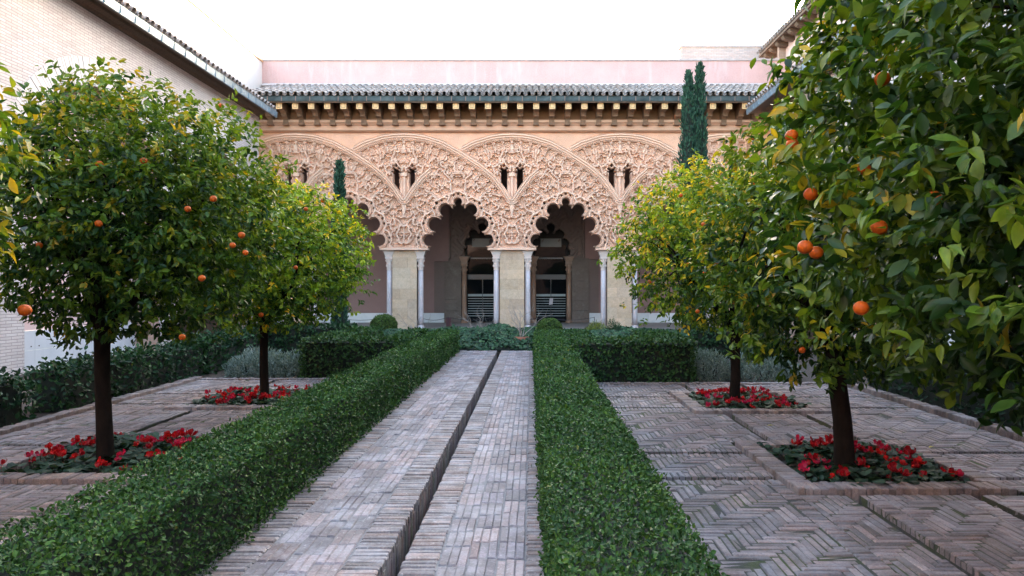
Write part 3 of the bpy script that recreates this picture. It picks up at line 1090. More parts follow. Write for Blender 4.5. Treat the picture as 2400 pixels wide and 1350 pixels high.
for q in range(2):
    c.box(XL, XR, EY + .10 + .5 * q, EY + .16 + .5 * q, 8.90, 9.0)
c.build('soffit_boards', M['wood'], portico)
c = MB()
c.box(XL, XR, EY + .02, EY + .09, 8.80, 8.99)
c.build('fascia_board', M['wood'], portico)
def corbel(x):
    b = MB()
    w = .11
    # upper beam, then the carved scroll returning to the wall
    b.box(x - w, x + w, EY + .15, D - .02, 8.60, 8.90)
    prof = [(D - .02, 8.60), (EY + .20, 8.60), (EY + .30, 8.55), (EY + .52, 8.52), (EY + .60, 8.47), (EY + .64, 8.40), (EY + .62, 8.36), (EY + .78, 8.34), (EY + .84, 8.28), (EY + .84, 8.12), (D - .02, 8.10)]
    prof = [(y, z + .06) for y, z in prof]
    b.prism(prof, 'x', x - w * .94, x + w * .94)
    for q in range(3):
        b.box(x - w * .8 + q * .065, x - w * .8 + q * .065 + .04, EY + .815, EY + .845, 8.22, 8.33)
    b.box(x - w * 1.05, x + w * 1.05, EY + .80, D - .02, 8.13, 8.17)
    o = b.build('corbel', M['corbel'], portico)
    e = MB()
    e.box(x - w * 1.04, x + w * 1.04, EY + .125, EY + .149, 8.58, 8.905)
    e = e.build('end_plate', M['corbel_end'], o)
    l = MB()
    a = .075
    for x0, x1, z0, z1 in ((x - a, x + a, 8.63, 8.64), (x - a, x + a, 8.865, 8.875), (x - a, x - a + .01, 8.63, 8.875), (x + a - .01, x + a, 8.63, 8.875)):
        l.box(x0, x1, EY + .119, EY + .1245, z0, z1)
    l.build('painted_border', M['line'], o)
x = AX[0] - 1.6
while x < XR - .3:
    corbel(x)
    x += .622

def gutter_x(x0, x1, y, z0, z1, parent):
    b = MB()
    b.prism([(y + .02, z0), (y - .005, z0), (y - .02, z0 + .03), (y - .03, z1), (y - .045, z1 + .012), (y - .01, z1 + .015), (y + .02, z1 - .05)], 'x', x0, x1)
    o = b.build('gutter', M['gutter_dark'], parent)
    s = MB()
    x = x0 + .2
    while x < x1:
        s.box(x, x + .02, y - .036, y - .012, z0 + .01, z1)
        x += .545
    s.build('seam', M['seam'], o, kind='stuff')
gutter_x(XL + 1.2, XR, EY, 8.84, 9.03, portico)

# clay barrel tiles
TCOL = [(0.309, 0.244, 0.212), (0.356, 0.278, 0.241), (0.271, 0.226, 0.207), (0.394, 0.314, 0.276), (0.309, 0.226, 0.182), (0.254, 0.216, 0.202)]
def barrel(r0, r1, L, up=True, n=7, th=.016):
    """half-round tile along +y"""
    V = []
    for (yy, rr) in ((0, r0), (L, r1)):
        for q in (0, th):
            for k in range(n + 1):
                a = PI * k / n
                zz = math.sin(a) * (rr - q)
                V.append((math.cos(a) * (rr - q), yy, zz if up else -zz))
    F = []
    m = n + 1
    for k in range(n):
        F.append([k, k + 1, 2 * m + k + 1, 2 * m + k])
        F.append([m + k, 3 * m + k, 3 * m + k + 1, m + k + 1])
        F.append([k, m + k, m + k + 1, k + 1])
    return np.array(V), np.array(F)

def tile_roof(parent, name, place, ncol, nrow, pitch, rowlen, tile_mat, nsep, seed):
    """place(c, s) -> (location, y-axis direction up the slope, x-axis) for column position c and slope distance s"""
    r = random.Random(seed)
    CV, CF = barrel(.098, .078, rowlen + .07)
    PV, PF = barrel(.085, .105, rowlen + .07, up=False)
    AV, AF, AC = [], [], []
    n = 0
    base = MB()
    root = empty(name, place(ncol * pitch / 2, 0)[0])
    attach_root(root, parent)
    meshes = []
    for q in range(10):
        c = TCOL[q % len(TCOL)]; k = r.uniform(.85, 1.15)
        me = mesh_np('roof_tile', CV, CF, np.tile([v * k for v in c], (len(CV), 1)), False)
        me.materials.append(tile_mat)
        meshes.append((me, [v * k for v in c]))
    for row in range(nrow):
        for c in range(ncol):
            for cover in (True, False):
                cc = (c + (0 if cover else .5)) * pitch + r.uniform(-.012, .012)
                loc, yd, xd = place(cc, row * rowlen + r.uniform(-.015, .015))
                zd = xd.cross(yd)
                loc = loc + zd * ((.035 if cover else .045) + (.008 if row % 2 else 0))
                yd2 = (yd + zd * -.02 + xd * r.uniform(-.02, .02)).normalized()
                xd2 = yd2.cross(zd).normalized()
                zd2 = xd2.cross(yd2)
                R_ = np.array([[xd2.x, yd2.x, zd2.x], [xd2.y, yd2.y, zd2.y], [xd2.z, yd2.z, zd2.z]])
                k = r.randrange(10)
                if cover and n < nsep and in_view(*loc, 10):
                    o = bpy.data.objects.new('roof_tile', meshes[k][0])
                    COL.objects.link(o)
                    m4 = Matrix(((R_[0, 0], R_[0, 1], R_[0, 2], loc.x), (R_[1, 0], R_[1, 1], R_[1, 2], loc.y), (R_[2, 0], R_[2, 1], R_[2, 2], loc.z), (0, 0, 0, 1)))
                    o.matrix_basis = m4
                    o.parent = root
                    o.matrix_parent_inverse = Matrix.Translation((-root['wx'], -root['wy'], -root['wz']))
                    n += 1
                else:
                    tv, tf = (CV, CF) if cover else (PV, PF)
                    AF.append(tf + tile_roof.off)
                    AV.append(tv @ R_.T + np.array(loc))
                    tile_roof.off += len(tv)
                    AC.append(np.tile(meshes[k][1], (len(tv), 1)))
    tile_roof.off = 0
    if AV:
        o = link('roof_tile_mass', mesh_np('roof_tile_mass', np.vstack(AV), np.vstack(AF), np.vstack(AC)), tile_mat, None, kind='stuff')
        o.parent = root
        o.matrix_parent_inverse = Matrix.Translation((-root['wx'], -root['wy'], -root['wz']))
    return root
tile_roof.off = 0
def attach_root(root, parent):
    """empty used as a part: keep its own world location"""
    loc = root.location.copy()
    root.parent = parent
    root.matrix_parent_inverse = Matrix.Identity(4)
    root.location = loc - parent.location
    root['wx'], root['wy'], root['wz'] = loc

_sl = Vector((0, 3.72, 1.40)).normalized()
tile_roof(portico, 'tiled_roof', lambda c, s: (Vector((XL + .6 + c, EY - .10, 9.07)) + _sl * s, _sl, Vector((1, 0, 0))), 77, 10, .272, .40, M['tile'], 300, 41)
b = MB()
b.prism([(EY - .0, 9.04), (30.0, 10.42), (30.0, 10.3), (EY, 8.99)], 'x', XL, XR)
b.build('roof_deck', M['wood'], portico)
# pink parapet wall rising behind the roof
PY = 29.8
b = MB()
b.box(-11.75, 11.3, PY, PY + .5, 9.6, 11.56)
b.build('parapet_wall', M['pink'], portico)
b = MB()
b.box(-11.75, 11.15, PY - .05, PY + .55, 11.56, 11.64)
b.build('parapet_coping', M['terracotta'] if False else simple('grey_coping', (0.42, 0.34, 0.32), 0.85, 0, 0.2, 6), portico)
# mortar fillet where the tiles meet the wall
b = MB()
b.prism([(PY - .25, 10.42), (PY - .02, 10.58), (PY - .02, 10.3)], 'x', -11.7, 11.2)
b.build('mortar_fillet', simple('pale_fillet', (0.5, 0.42, 0.4), 0.9, 0, 0.2, 8), portico)

# ---- gallery behind the arcade
GB = 32.4
b = MB()
b.box(-13, 12, D + .05, GB + 2, -.5, -.02)
b.build('gallery_floor', M['floor'], portico)
b = MB()
b.box(-13, 12, D + .31, GB, 7.3, 7.45)
for q in range(24):
    b.box(-13 + q * 1.05, -12.82 + q * 1.05, D + .31, GB, 7.12, 7.30)
b.build('gallery_ceiling', M['wood'], portico)
for x in (-13, 11.8):
    b = MB()
    b.box(x, x + .2, D + .3, GB, -.1, 7.4)
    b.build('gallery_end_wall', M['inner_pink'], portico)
b = MB()     # solid masonry over the gallery and behind it
b.box(-13, 12, D + .31, PY - .3, 7.46, 9.0)
b.box(-13, 12, GB + .71, GB + 1.2, -.1, 11.0)
b.box(-13, 12, PY + .51, GB + .7, 7.46, 11.0)
b.build('core_masonry', M['ochre'], portico)

def door_wall():
    h = .04
    xs = np.arange(-4.6, 3.21, h); zs = np.arange(0, 7.3, h)
    X, Zz = np.meshgrid(xs, zs)
    hole = np.zeros(X.shape, bool)
    H = np.zeros(X.shape)
    for cx in (-2.32, 0.94):
        A = np.abs(X - cx)
        hole |= (A < .80) & (Zz < 3.12)
        for (c, r_) in (((.68, 3.35), .24), ((.62, 3.78), .25), ((.42, 4.2), .25), ((0, 4.52), .22)):
            hole |= np.hypot(A - c[0], Zz - c[1]) < r_
        hole |= (A < .62) & (Zz < 3.8)
        hole |= (A < .36) & (Zz < 4.25)
        hole |= (A < .12) & (Zz < 4.5)
        fr = (A > 1.5) & (A < 1.62) & (Zz > 3.0) | (Zz > 5.6) & (Zz < 5.75) & (A < 1.62)
        H = np.where(fr, .07, H)
        orn = (A < 1.5) & (Zz > 3.15) & (Zz < 5.6)
        H = np.where(orn, H + .035 * smooth(.05, .35, np.sin(X * 11 + 2.5 * np.sin(Zz * 7)) * np.sin(Zz * 12 + 2.5 * np.sin(A * 8))), H)
    nz, nx = X.shape
    V = np.stack([X.ravel(), (GB - .02 - H).ravel(), Zz.ravel()], 1)
    solid = ~(hole[:-1, :-1] & hole[1:, 1:])
    idx = np.arange(nz * nx).reshape(nz, nx)
    F = np.stack([idx[:-1, :-1], idx[:-1, 1:], idx[1:, 1:], idx[1:, :-1]], 2)[solid]
    off = len(V)
    B = V.copy(); B[:, 1] = GB + .55
    bk = []
    h1 = solid[:, :-1] != solid[:, 1:]
    a = idx[:-1, 1:-1][h1]; b_ = idx[1:, 1:-1][h1]; bk.append(np.stack([a, b_, b_ + off, a + off], 1))
    v1 = solid[:-1] != solid[1:]
    a = idx[1:-1, :-1][v1]; b_ = idx[1:-1, 1:][v1]; bk.append(np.stack([a, b_, b_ + off, a + off], 1))
    F = np.vstack([F] + bk); V = np.vstack([V, B])
    return mesh_np('doorway_wall', V, F)
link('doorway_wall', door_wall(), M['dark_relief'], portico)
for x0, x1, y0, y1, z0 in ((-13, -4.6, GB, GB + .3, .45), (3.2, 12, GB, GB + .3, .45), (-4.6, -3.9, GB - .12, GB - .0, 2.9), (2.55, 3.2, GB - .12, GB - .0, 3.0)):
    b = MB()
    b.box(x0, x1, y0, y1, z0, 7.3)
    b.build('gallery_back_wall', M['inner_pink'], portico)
for x0, x1 in ((-13, -4.12), (2.75, 12)):
    x = x0
    while x < x1 - .05:
        e = min(x + 1.4, x1)
        b = MB()
        b.box(x + .004, e - .004, GB - .05, GB + .3, 0, .45)
        b.build('marble_slab', M['dado'], portico)
        x = e
# dressed dark stone beside each doorway, brown columns, glass doors
for x0, x1, zt in ((-4.10, -3.30, 2.90), (1.92, 2.72, 3.05)):
    z = 0
    while z < zt - .05:
        z1 = min(zt, z + rng.uniform(.45, .6))
        o = MB(); o.box(x0 + .004, x1 - .004, GB - .20 - rng.uniform(0, .01), GB - .02, z + .004, z1 - .004)
        o.build('dark_stone_block', M['dark_stone'], portico)
        z = z1
for cx in (-2.32, 0.94):
    for s in (-1, 1):
        column(portico, cx + s * .83, GB - .22, .115, 0.0, 3.12, M['brown_marble'], M['brown_marble'])
    g = MB(); g.box(cx - .72, cx + .72, GB + .20, GB + .22, .05, 3.7)
    door = g.build('glass_door', M['glass'], portico)
    r_ = MB()
    r_.box(cx - .72, cx + .72, GB + .15, GB + .198, 2.05, 2.28)
    r_.box(cx - .72, cx + .72, GB + .15, GB + .198, 3.03, 3.09)
    r_.box(cx - .015, cx + .015, GB + .15, GB + .198, .05, 2.05)
    r_.build('door_rail', M['rail'], door)
    for q in range(9):
        st = MB()
        z0 = 1.24 - q * .118
        st.box(cx - .70, cx + .70, GB + .186, GB + .196, z0, z0 + (.11 if q == 0 else .028))
        st.build('frosted_stripe', M['stripe'], door)
    tp = MB(); tp.box(cx - .50, cx + .5, GB + .17, GB + .196, 3.60, 4.0)
    tp.build('bright_hall_standin', M['grey_board'], door)  # added board; its pale colour stands for the bright hall wall beyond
n = MB(); n.add([(0.85, GB + .148, .84), (1.02, GB + .148, .86), (1.05, GB + .146, 1.16), (.88, GB + .146, 1.15), (0.85, GB + .14, .84), (1.02, GB + .14, .86), (1.05, GB + .138, 1.16), (.88, GB + .138, 1.15)],
              [[0, 1, 2, 3], [7, 6, 5, 4], [0, 4, 5, 1], [1, 5, 6, 2], [2, 6, 7, 3], [3, 7, 4, 0]])
n.build('paper_notice', M['paper'], None, label='small white paper notice stuck to the right glass door', cat='notice')
b = MB()
b.box(-5, 4, GB + .6, GB + .7, 0, 7)
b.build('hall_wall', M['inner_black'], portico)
# small upright signpost and the rope in front of the gallery
sp = MB(); sp.box(-3.52, -3.32, 28.25, 28.29, 0.0, .42); sp.box(-3.50, -3.34, 28.235, 28.249, .08, .38)
sp.build('low_sign_post', M['maroon'], None, label='low maroon sign post standing by the dark stone in the gallery', cat='sign')
rp = MB()
posts = [-8.2, -5.9, -4.62, -3.42, -1.6, 0.5, 2.6]
for x in posts:
    rp.tube([(x, 28.1, 0), (x, 28.1, .46)], .012, 6)
for a, c_ in zip(posts[:-1], posts[1:]):
    rp.tube([(a + (c_ - a) * t / 8, 28.1, .44 - .12 * math.sin(PI * t / 8)) for t in range(9)], .010, 5)
rp.build('rope_barrier', M['rope'], None, label='thin dark rope barrier on short posts in front of the gallery', cat='barrier')

# ------------------------------------------------------------------ side wings
def wing(sgn, xw, label, zt, xg, gz, name):
    """sgn -1: left wing (wall faces +x), +1: right wing"""
    root = empty(name, (xw, 15, 0), label, 'building')
    y0, y1 = -12.0, 25.5
    arches = [(-9.7, -4.7), (-3.9, 1.1), (2.0, 7.0), (7.9, 12.9), (13.7, 18.67), (19.7, 24.3)]
    spring, th = 3.9, .70
    def arch_z(y, a, e):
        c, r_ = (a + e) / 2, (e - a) / 2
        return spring + math.sqrt(max(0, r_ * r_ - (y - c) ** 2))
    m = MB()
    def quad(ya, za0, za1, yb, zb0, zb1):
        v = [(xw, ya, za0), (xw, yb, zb0), (xw, yb, zb1), (xw, ya, za1)]
        m.add(v, [[0, 1, 2, 3] if sgn > 0 else [3, 2, 1, 0]])
    prev = y0
    iv = MB()
    N_ = 28
    for a, e in arches:
        quad(prev, -.4, zt, a, -.4, zt)
        c, r_ = (a + e) / 2, (e - a) / 2
        ys = [c - r_ * math.cos(PI * i / N_) for i in range(N_ + 1)]
        for ya, yb in zip(ys[:-1], ys[1:]):
            quad(ya, arch_z(ya, a, e), zt, yb, arch_z(yb, a, e), zt)
        prof = [(a, -.4), (a, spring)] + [(y, arch_z(y, a, e)) for y in ys[1:-1]] + [(e, spring), (e, -.4)]
        xb = xw + sgn * th
        for (ya, za), (yb, zb) in zip(prof[:-1], prof[1:]):
            iv.add([(xw, ya, za), (xb, ya, za), (xb, yb, zb), (xw, yb, zb)], [[0, 1, 2, 3]])
        prev = e
    quad(prev, -.4, zt, y1, -.4, zt)
    m.add([(xw, y1, -.4), (xw + sgn * 2, y1, -.4), (xw + sgn * 2, y1, zt), (xw, y1, zt)], [[0, 1, 2, 3]])
    m.build('brick_wall', M['white_brick'], root)
    iv.build('arch_reveal', M['bare_brick'], root)
    # voussoirs: a ring of thin bricks standing a little proud
    for a, e in arches:
        vz = MB()
        c, r_ = (a + e) / 2, (e - a) / 2
        nv = 118
        for i in range(nv):
            t0, t1 = PI * (i + .07) / nv, PI * (i + .93) / nv
            pr = .012 + rng.uniform(-.006, .006)
            pts = []
            for t, q in ((t0, r_ + .004), (t1, r_ + .004), (t1, r_ + .62), (t0, r_ + .62)):
                pts.append((c - q * math.cos(t), spring + q * math.sin(t)))
            xo, xi = xw - sgn * pr, xw + sgn * .02
            v = [(xo, y, z) for y, z in pts] + [(xi, y, z) for y, z in pts]
            f = [[0, 1, 2, 3], [0, 4, 5, 1], [1, 5, 6, 2], [2, 6, 7, 3], [3, 7, 4, 0]]
            k = rng.uniform(.92, 1.04)
            vz.add(v, f if sgn > 0 else [q[::-1] for q in f], (k, k, k))
        vz.build('voussoir_ring', plaster('limewashed_voussoir', (0.61, 0.54, 0.515), .05, (.7, .6, .55), .3, .9, 25, .2, attr=True), root, col=True, kind='stuff')
        # pink plaster and marble dado inside the arch
        ib = MB()
        xb = xw + sgn * th
        ib.box(min(xb, xb + sgn * .2), max(xb, xb + sgn * .2), a - .3, e + .3, .75, 7.2)
        if a < 19:
            ib.build('recess_wall', M['pale_pink'], root)
        else:
            ib = MB()
            ib.box(min(xb + sgn * 1.5, xb + sgn * 1.7), max(xb + sgn * 1.5, xb + sgn * 1.7), a - .3, e + .3, -.4, 7.2)
            ib.box(min(xb, xb + sgn * 1.7), max(xb, xb + sgn * 1.7), a - .3, e + .3, 7.0, 7.2)
            ib.box(min(xb, xb + sgn * 1.7), max(xb, xb + sgn * 1.7), a - .5, a - .3, -.4, 7.2)
            ib.box(min(xb, xb + sgn * 1.7), max(xb, xb + sgn * 1.7), e + .3, e + .5, -.4, 7.2)
            ib.build('recess_wall', M['wood'], root)
        if a < 19:
            y = a - .05
            while y < e:
                ye = min(y + 1.25, e + .05)
                for z0, z1 in ((-.1, .32), (.325, .745)):
                    dd = MB(); dd.box(min(xb - sgn * .04, xb), max(xb - sgn * .04, xb), y + .003, ye - .003, z0, z1)
                    dd.build('marble_slab', M['dado'], root)
                    bolts = MB()
                    for yy in (y + .12, ye - .12):
                        bolts.lathe(0, 0, [(.012, 0), (.012, .012), (.004, .016)], 8)
                        for q in range(len(bolts.v) - 24, len(bolts.v)):
                            px_, py_, pz_ = bolts.v[q]
                            bolts.v[q] = (xb - sgn * (.04 + pz_), yy + px_, (z0 + .08) + py_)
                    bolts.build('fixing_bolt', M['line'], root)
                y = ye
    # timber cornice and zinc gutter
    co = MB()
    q = -sgn
    co.prism([(xw, zt - .10), (xw + q * .06, zt - .10), (xw + q * .09, zt - .03), (xw + q * .20, zt + .02), (xw + q * .27, zt + .12), (xw + q * .27, zt + .17), (xw, zt + .17)], 'y', y0, y1 - .02)
    co.build('timber_cornice', M['wood'], root)
    so = MB()
    so.prism([(xw, zt + .172), (xg + sgn * .03, gz + .02), (xg + sgn * .03, gz + .05), (xw, zt + .23)], 'y', y0, y1 + .2)
    so.build('soffit_boards', M['wood'], root)
    gt = MB()
    gt.prism([(xg + sgn * .05, gz), (xg, gz), (xg - sgn * .02, gz + .19), (xg - sgn * .03, gz + .205), (xg + sgn * .05, gz + .15)], 'y', y0, y1 + .25)
    go = gt.build('gutter', M['gutter'], root)
    sm = MB()
    y = y0 + .3
    while y < y1 + .2:
        sm.box(min(xg - sgn * .03, xg + sgn * .01), max(xg - sgn * .03, xg + sgn * .01), y, y + .012, gz + .005, gz + .185)
        y += .6
    sm.build('seam', M['gutter'], go, kind='stuff')
    sl_ = Vector((sgn * 2.0, 0, .92)).normalized()
    xd = Vector((0, -sgn, 0))
    yst = y1 + .2 if sgn > 0 else 8.0
    tile_roof(root, 'tiled_roof', lambda c, s: (Vector((xg + sgn * .0, (yst - c) if sgn > 0 else (yst + c), gz + .235)) + sl_ * s, sl_, xd if sgn > 0 else Vector((0, 1, 0))), 65, 6, .272, .40, M['tile'], 60, 43)
    dk = MB()
    dk.prism([(xg + sgn * .04, gz + .19), (xg + sgn * 2.6, gz + .19 + .46 * 2.56), (xg + sgn * 2.6, gz + 1.2), (xg + sgn * .04, gz + .12)], 'y', y0, y1 + .15)
    dk.build('roof_deck', M['wood'], root)
    return root

left = wing(-1, -10.17, 'long limewashed brick wing with tall blind arches and blue grey gutter on the left', 8.13, -9.58, 8.07, 'brick_wing')
right = wing(1, 8.93, 'limewashed brick wing behind the orange trees on the right', 8.13, 8.12, 8.18, 'brick_wing')
# upper storeys
b = MB()
b.box(-12.3, -11.75, -12.0, PY + .6, 8.4, 11.50)
b.build('upper_wall', M['white_plaster'], left)
b = MB()
b.box(-12.35, -11.70, -12.0, PY + .6, 11.50, 11.58)
b.build('wall_coping', simple('ochre_coping', (0.5, 0.28, 0.14), .8, 0, .15, 8), left)
b = MB()
b.box(11.3, 11.9, -12.0, 30.5, 8.4, 12.5)
b.build('upper_wall', M['pale_pink'], right)
b = MB()
b.box(11.22, 11.302, 2.0, PY, 9.62, 9.70)
b.build('flashing', simple('red_flashing', (0.35, 0.14, 0.11), .7, 0, .15, 8), right)
b = MB()
b.box(11.0, 11.298, 30.3, 30.5, 11.42, 12.4)
b.build('brick_quoin', M['bare_brick'], right)
y = 12.0
while y < 32:
    cb = MB()
    cb.prism([(11.3, 12.28), (11.0, 12.30), (10.86, 12.36), (10.80, 12.45), (10.80, 12.50), (11.3, 12.50)], 'y', y, y + .28)
    cb.build('corbel', M['wood'], right)
    y += .75
b = MB()
b.prism([(10.72, 12.505), (11.9, 12.505), (18.4, 15.05), (18.4, 15.12), (10.72, 12.60)], 'y', -12.0, 32.2)  # unseen slope above the tiles, lengthened to keep sun off the left wing
b.build('roof_deck', M['wood'], right)
sl2 = Vector((2.0, 0, .66)).normalized()
tile_roof(right, 'upper_tiled_roof', lambda c, s: (Vector((10.66, 32.1 - c, 12.64)) + sl2 * s, sl2, Vector((0, -1, 0))), 72, 4, .272, .40, M['tile'], 40, 45)

rear = empty('unseen_rear_wing', (0, -12.4, 0), 'unseen plain wing added behind the viewer to close and darken the courtyard', 'building')  # unseen fourth side, put in to darken the foliage facing it
b = MB()
b.box(-12, 11, -12.8, -12.05, -.42, 7.0)
b.build('wall', M['pale_pink'], rear)
b = MB()
b.prism([(-12.9, 7.0), (-11.4, 7.0), (-12.9, 7.9)], 'x', -12, 11)
b.build('roof', M['wood'], rear)

far = empty('far_building', (11.5, 40, 0), 'pale brick building with flat parapet beyond the pink wall', 'building')
fb = brick_wall('pale_far_brick', (0.40, 0.365, 0.36), (0.33, 0.295, 0.29), (0.27, 0.24, 0.235), rh=.09, bw=.3)
b = MB()
b.box(8.8, 13.6, 40, 40.6, 0, 15.75)
b.box(13.6, 16, 36.6, 40.6, 0, 15.75)
b.build('wall', fb, far)
b = MB()
b.box(8.75, 13.55, 39.94, 40.65, 15.75, 15.88)
b.box(13.55, 16, 36.54, 40.65, 15.752, 15.882)
b.build('coping', simple('grey_stone_coping', (0.35, 0.34, 0.35), .8, 0, .15, 8), far)

# ------------------------------------------------------------------ vegetation
def rand_unit(r, n):
    v = r.randn(n, 3)
    return v / np.linalg.norm(v, axis=1, keepdims=True)

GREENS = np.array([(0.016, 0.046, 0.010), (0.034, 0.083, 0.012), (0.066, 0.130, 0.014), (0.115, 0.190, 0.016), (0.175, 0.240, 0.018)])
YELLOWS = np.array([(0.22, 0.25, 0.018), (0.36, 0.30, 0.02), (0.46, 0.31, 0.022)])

ORANGE_ME = None
def orange_mesh():
    V, F = [], []
    n, m = 12, 8
    for i in range(m + 1):
        t = PI * i / m
        for k in range(n):
            a = 2 * PI * k / n
            rr = math.sin(t) * (1 + .015 * math.cos(3 * a))
            zz = -math.cos(t) * .93
            if i == m: zz -= .07
            V.append((rr * math.cos(a), rr * math.sin(a), zz))
    for i in range(m):
        for k in range(n):
            F.append([i * n + k, i * n + (k + 1) % n, (i + 1) * n + (k + 1) % n, (i + 1) * n + k])
    me = mesh_np('orange', V, F, None, True)
    me.materials.append(M['orange'])
    return me
ORANGE_ME = orange_mesh()

def orange_tree(base, cc, rad, trunk_r, label, seed, ntip, llen, fine, nsep, noranges, yel, spots=(), lean=(0, 0), trunk_top=None, low=-.80, per=8, tint=(1, 1, 1)):
    """base: trunk foot; cc: crown centre; rad: crown radii"""
    r = np.random.RandomState(seed)
    root = empty('orange_tree', base, label, 'tree', 'clipped orange trees')
    # ---- trunk and limbs
    t = MB()
    fork = Vector((base[0] + lean[0], base[1] + lean[1], (cc[2] - rad[2] * .62) if trunk_top is None else trunk_top))
    b0 = Vector(base)
    pts = [b0 + (fork - b0) * q + Vector((r.randn() * .006, r.randn() * .006, 0)) * (1 if 0 < q < 1 else 0) for q in (0, .04, .15, .4, .7, 1)]
    t.tube(pts, [trunk_r * 1.35, trunk_r * 1.12, trunk_r, trunk_r * .93, trunk_r * .9, trunk_r * .95], 12)
    tr = t.build('trunk', M['bark'], root, smooth=True)
    l = MB()
    C = Vector(cc)
    tips = []
    nl = 9
    for i in range(nl):
        a = 2 * PI * i / nl + r.uniform(-.3, .3)
        el = r.uniform(-.05, 1.2)
        d = Vector((math.cos(a) * math.cos(el) * rad[0], math.sin(a) * math.cos(el) * rad[1], math.sin(el) * rad[2])) * r.uniform(.6, .8)
        e = C + d
        mid = fork.lerp(e, .45) + Vector((r.randn(), r.randn(), abs(r.randn()))) * .09
        l.tube([fork - Vector((0, 0, .08)), fork.lerp(mid, .5) + Vector((r.randn(), r.randn(), 0)) * .03, mid, mid.lerp(e, .6) + Vector((r.randn(), r.randn(), r.randn())) * .05, e], [trunk_r * .55, trunk_r * .45, trunk_r * .34, trunk_r * .2, trunk_r * .08], 7)
        for k in range(5):
            s = mid.lerp(e, r.uniform(0, .8))
            o = s + Vector((r.randn() * rad[0], r.randn() * rad[1], r.randn() * rad[2] * .8)) * .28
            q_ = o - C
            e_ = math.sqrt((q_.x / rad[0]) ** 2 + (q_.y / rad[1]) ** 2 + (q_.z / rad[2]) ** 2)
            if e_ > .84: o = C + q_ * (.84 / e_)
            o.z = max(o.z, cc[2] + low * rad[2] + .12)
            l.tube([s, s.lerp(o, .5) + Vector((0, 0, .05)), o], [trunk_r * .2, trunk_r * .12, trunk_r * .04], 5)
    l.build('branches', M['bark'], root, smooth=True)
    # ---- twig tips over an uneven crown
    lob = rand_unit(r, 26)
    lobw = r.uniform(.4, 1.0, 26)
    dirs = rand_unit(r, ntip * 2)
    dirs = dirs[dirs[:, 2] > low - .15 * r.rand(len(dirs))][:ntip]
    dots = dirs @ lob.T
    bumpy = (np.clip((dots - .80) / .20, 0, 1) * lobw[None]).max(1)
    reach = .84 + .20 * bumpy + .03 * r.randn(len(dirs))
    depth = 1 - .60 * r.rand(len(dirs)) ** 1.8
    stray = r.rand(len(dirs)) < .06
    depth = np.where(stray, r.uniform(1.0, 1.04 if fine else 1.11, len(dirs)), depth)
    P0 = np.array(cc) + dirs * np.array(rad) * (reach * depth)[:, None]
    floor_z = cc[2] + low * rad[2]
    P0[:, 2] = np.where(P0[:, 2] < floor_z, floor_z + .15 * r.rand(len(P0)), P0[:, 2])
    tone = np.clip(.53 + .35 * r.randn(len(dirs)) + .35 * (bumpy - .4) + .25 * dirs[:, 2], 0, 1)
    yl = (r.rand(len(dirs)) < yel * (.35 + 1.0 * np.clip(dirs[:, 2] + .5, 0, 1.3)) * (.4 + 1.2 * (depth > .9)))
    P, Dv, Nv, S, Cc = [], [], [], [], []
    outv = dirs * np.array([1, 1, .8]) + np.array([0, 0, .25]) + .45 * r.randn(len(dirs), 3)
    outv /= np.linalg.norm(outv, axis=1, keepdims=True)
    for k in range(per):
        rn = r.randn(len(dirs), 3)
        perp = rn - (rn * outv).sum(1, keepdims=True) * outv
        perp /= np.linalg.norm(perp, axis=1, keepdims=True)
        mixv = r.uniform(.15, .95, (len(dirs), 1))
        d = outv * mixv + perp * (1.05 - mixv * .5) + np.array([0, 0, -.38])
        along = r.uniform(0, llen * 1.9, (len(dirs), 1))
        P.append(P0 - outv * along + .012 * r.randn(len(dirs), 3))
        Dv.append(d)
        nn = np.array([0, 0, .8]) + outv * .55 + .45 * r.randn(len(dirs), 3)
        Nv.append(nn)
        S.append(llen * r.uniform(.62, 1.18, len(dirs)))
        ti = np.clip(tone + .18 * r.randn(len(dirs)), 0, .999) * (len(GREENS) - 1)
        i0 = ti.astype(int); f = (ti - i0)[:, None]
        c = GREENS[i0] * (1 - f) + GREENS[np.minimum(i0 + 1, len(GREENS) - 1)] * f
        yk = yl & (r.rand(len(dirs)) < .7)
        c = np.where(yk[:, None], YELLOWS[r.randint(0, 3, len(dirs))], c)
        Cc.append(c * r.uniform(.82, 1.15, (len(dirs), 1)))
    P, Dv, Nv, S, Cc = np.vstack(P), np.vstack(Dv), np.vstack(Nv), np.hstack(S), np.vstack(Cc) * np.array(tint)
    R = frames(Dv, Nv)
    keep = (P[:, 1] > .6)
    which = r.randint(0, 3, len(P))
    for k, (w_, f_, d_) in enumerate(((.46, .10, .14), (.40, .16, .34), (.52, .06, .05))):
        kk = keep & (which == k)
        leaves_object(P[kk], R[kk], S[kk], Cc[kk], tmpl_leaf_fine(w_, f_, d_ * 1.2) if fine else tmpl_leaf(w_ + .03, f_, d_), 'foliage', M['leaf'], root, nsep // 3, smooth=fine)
    # ---- fruit
    def fruit(x, y, z, s):
        o = bpy.data.objects.new('orange', ORANGE_ME)
        COL.objects.link(o)
        s = s * (.92 if fine else .84)
        o.location = (x, y, z)
        o.scale = (s, s, s)
        o.rotation_euler = (r.uniform(-.4, .4), r.uniform(-.4, .4), r.uniform(0, 6))
        attach(o, root)
    for k in range(noranges):
        d = rand_unit(r, 1)[0]
        if d[1] > .35: d[1] = -d[1]
        if d[2] < low + .1: d[2] = abs(d[2])
        q = r.uniform(.84, 1.0)
        fruit(cc[0] + d[0] * rad[0] * q, cc[1] + d[1] * rad[1] * q, max(floor_z + .1, cc[2] + d[2] * rad[2] * q), r.uniform(.030, .037))
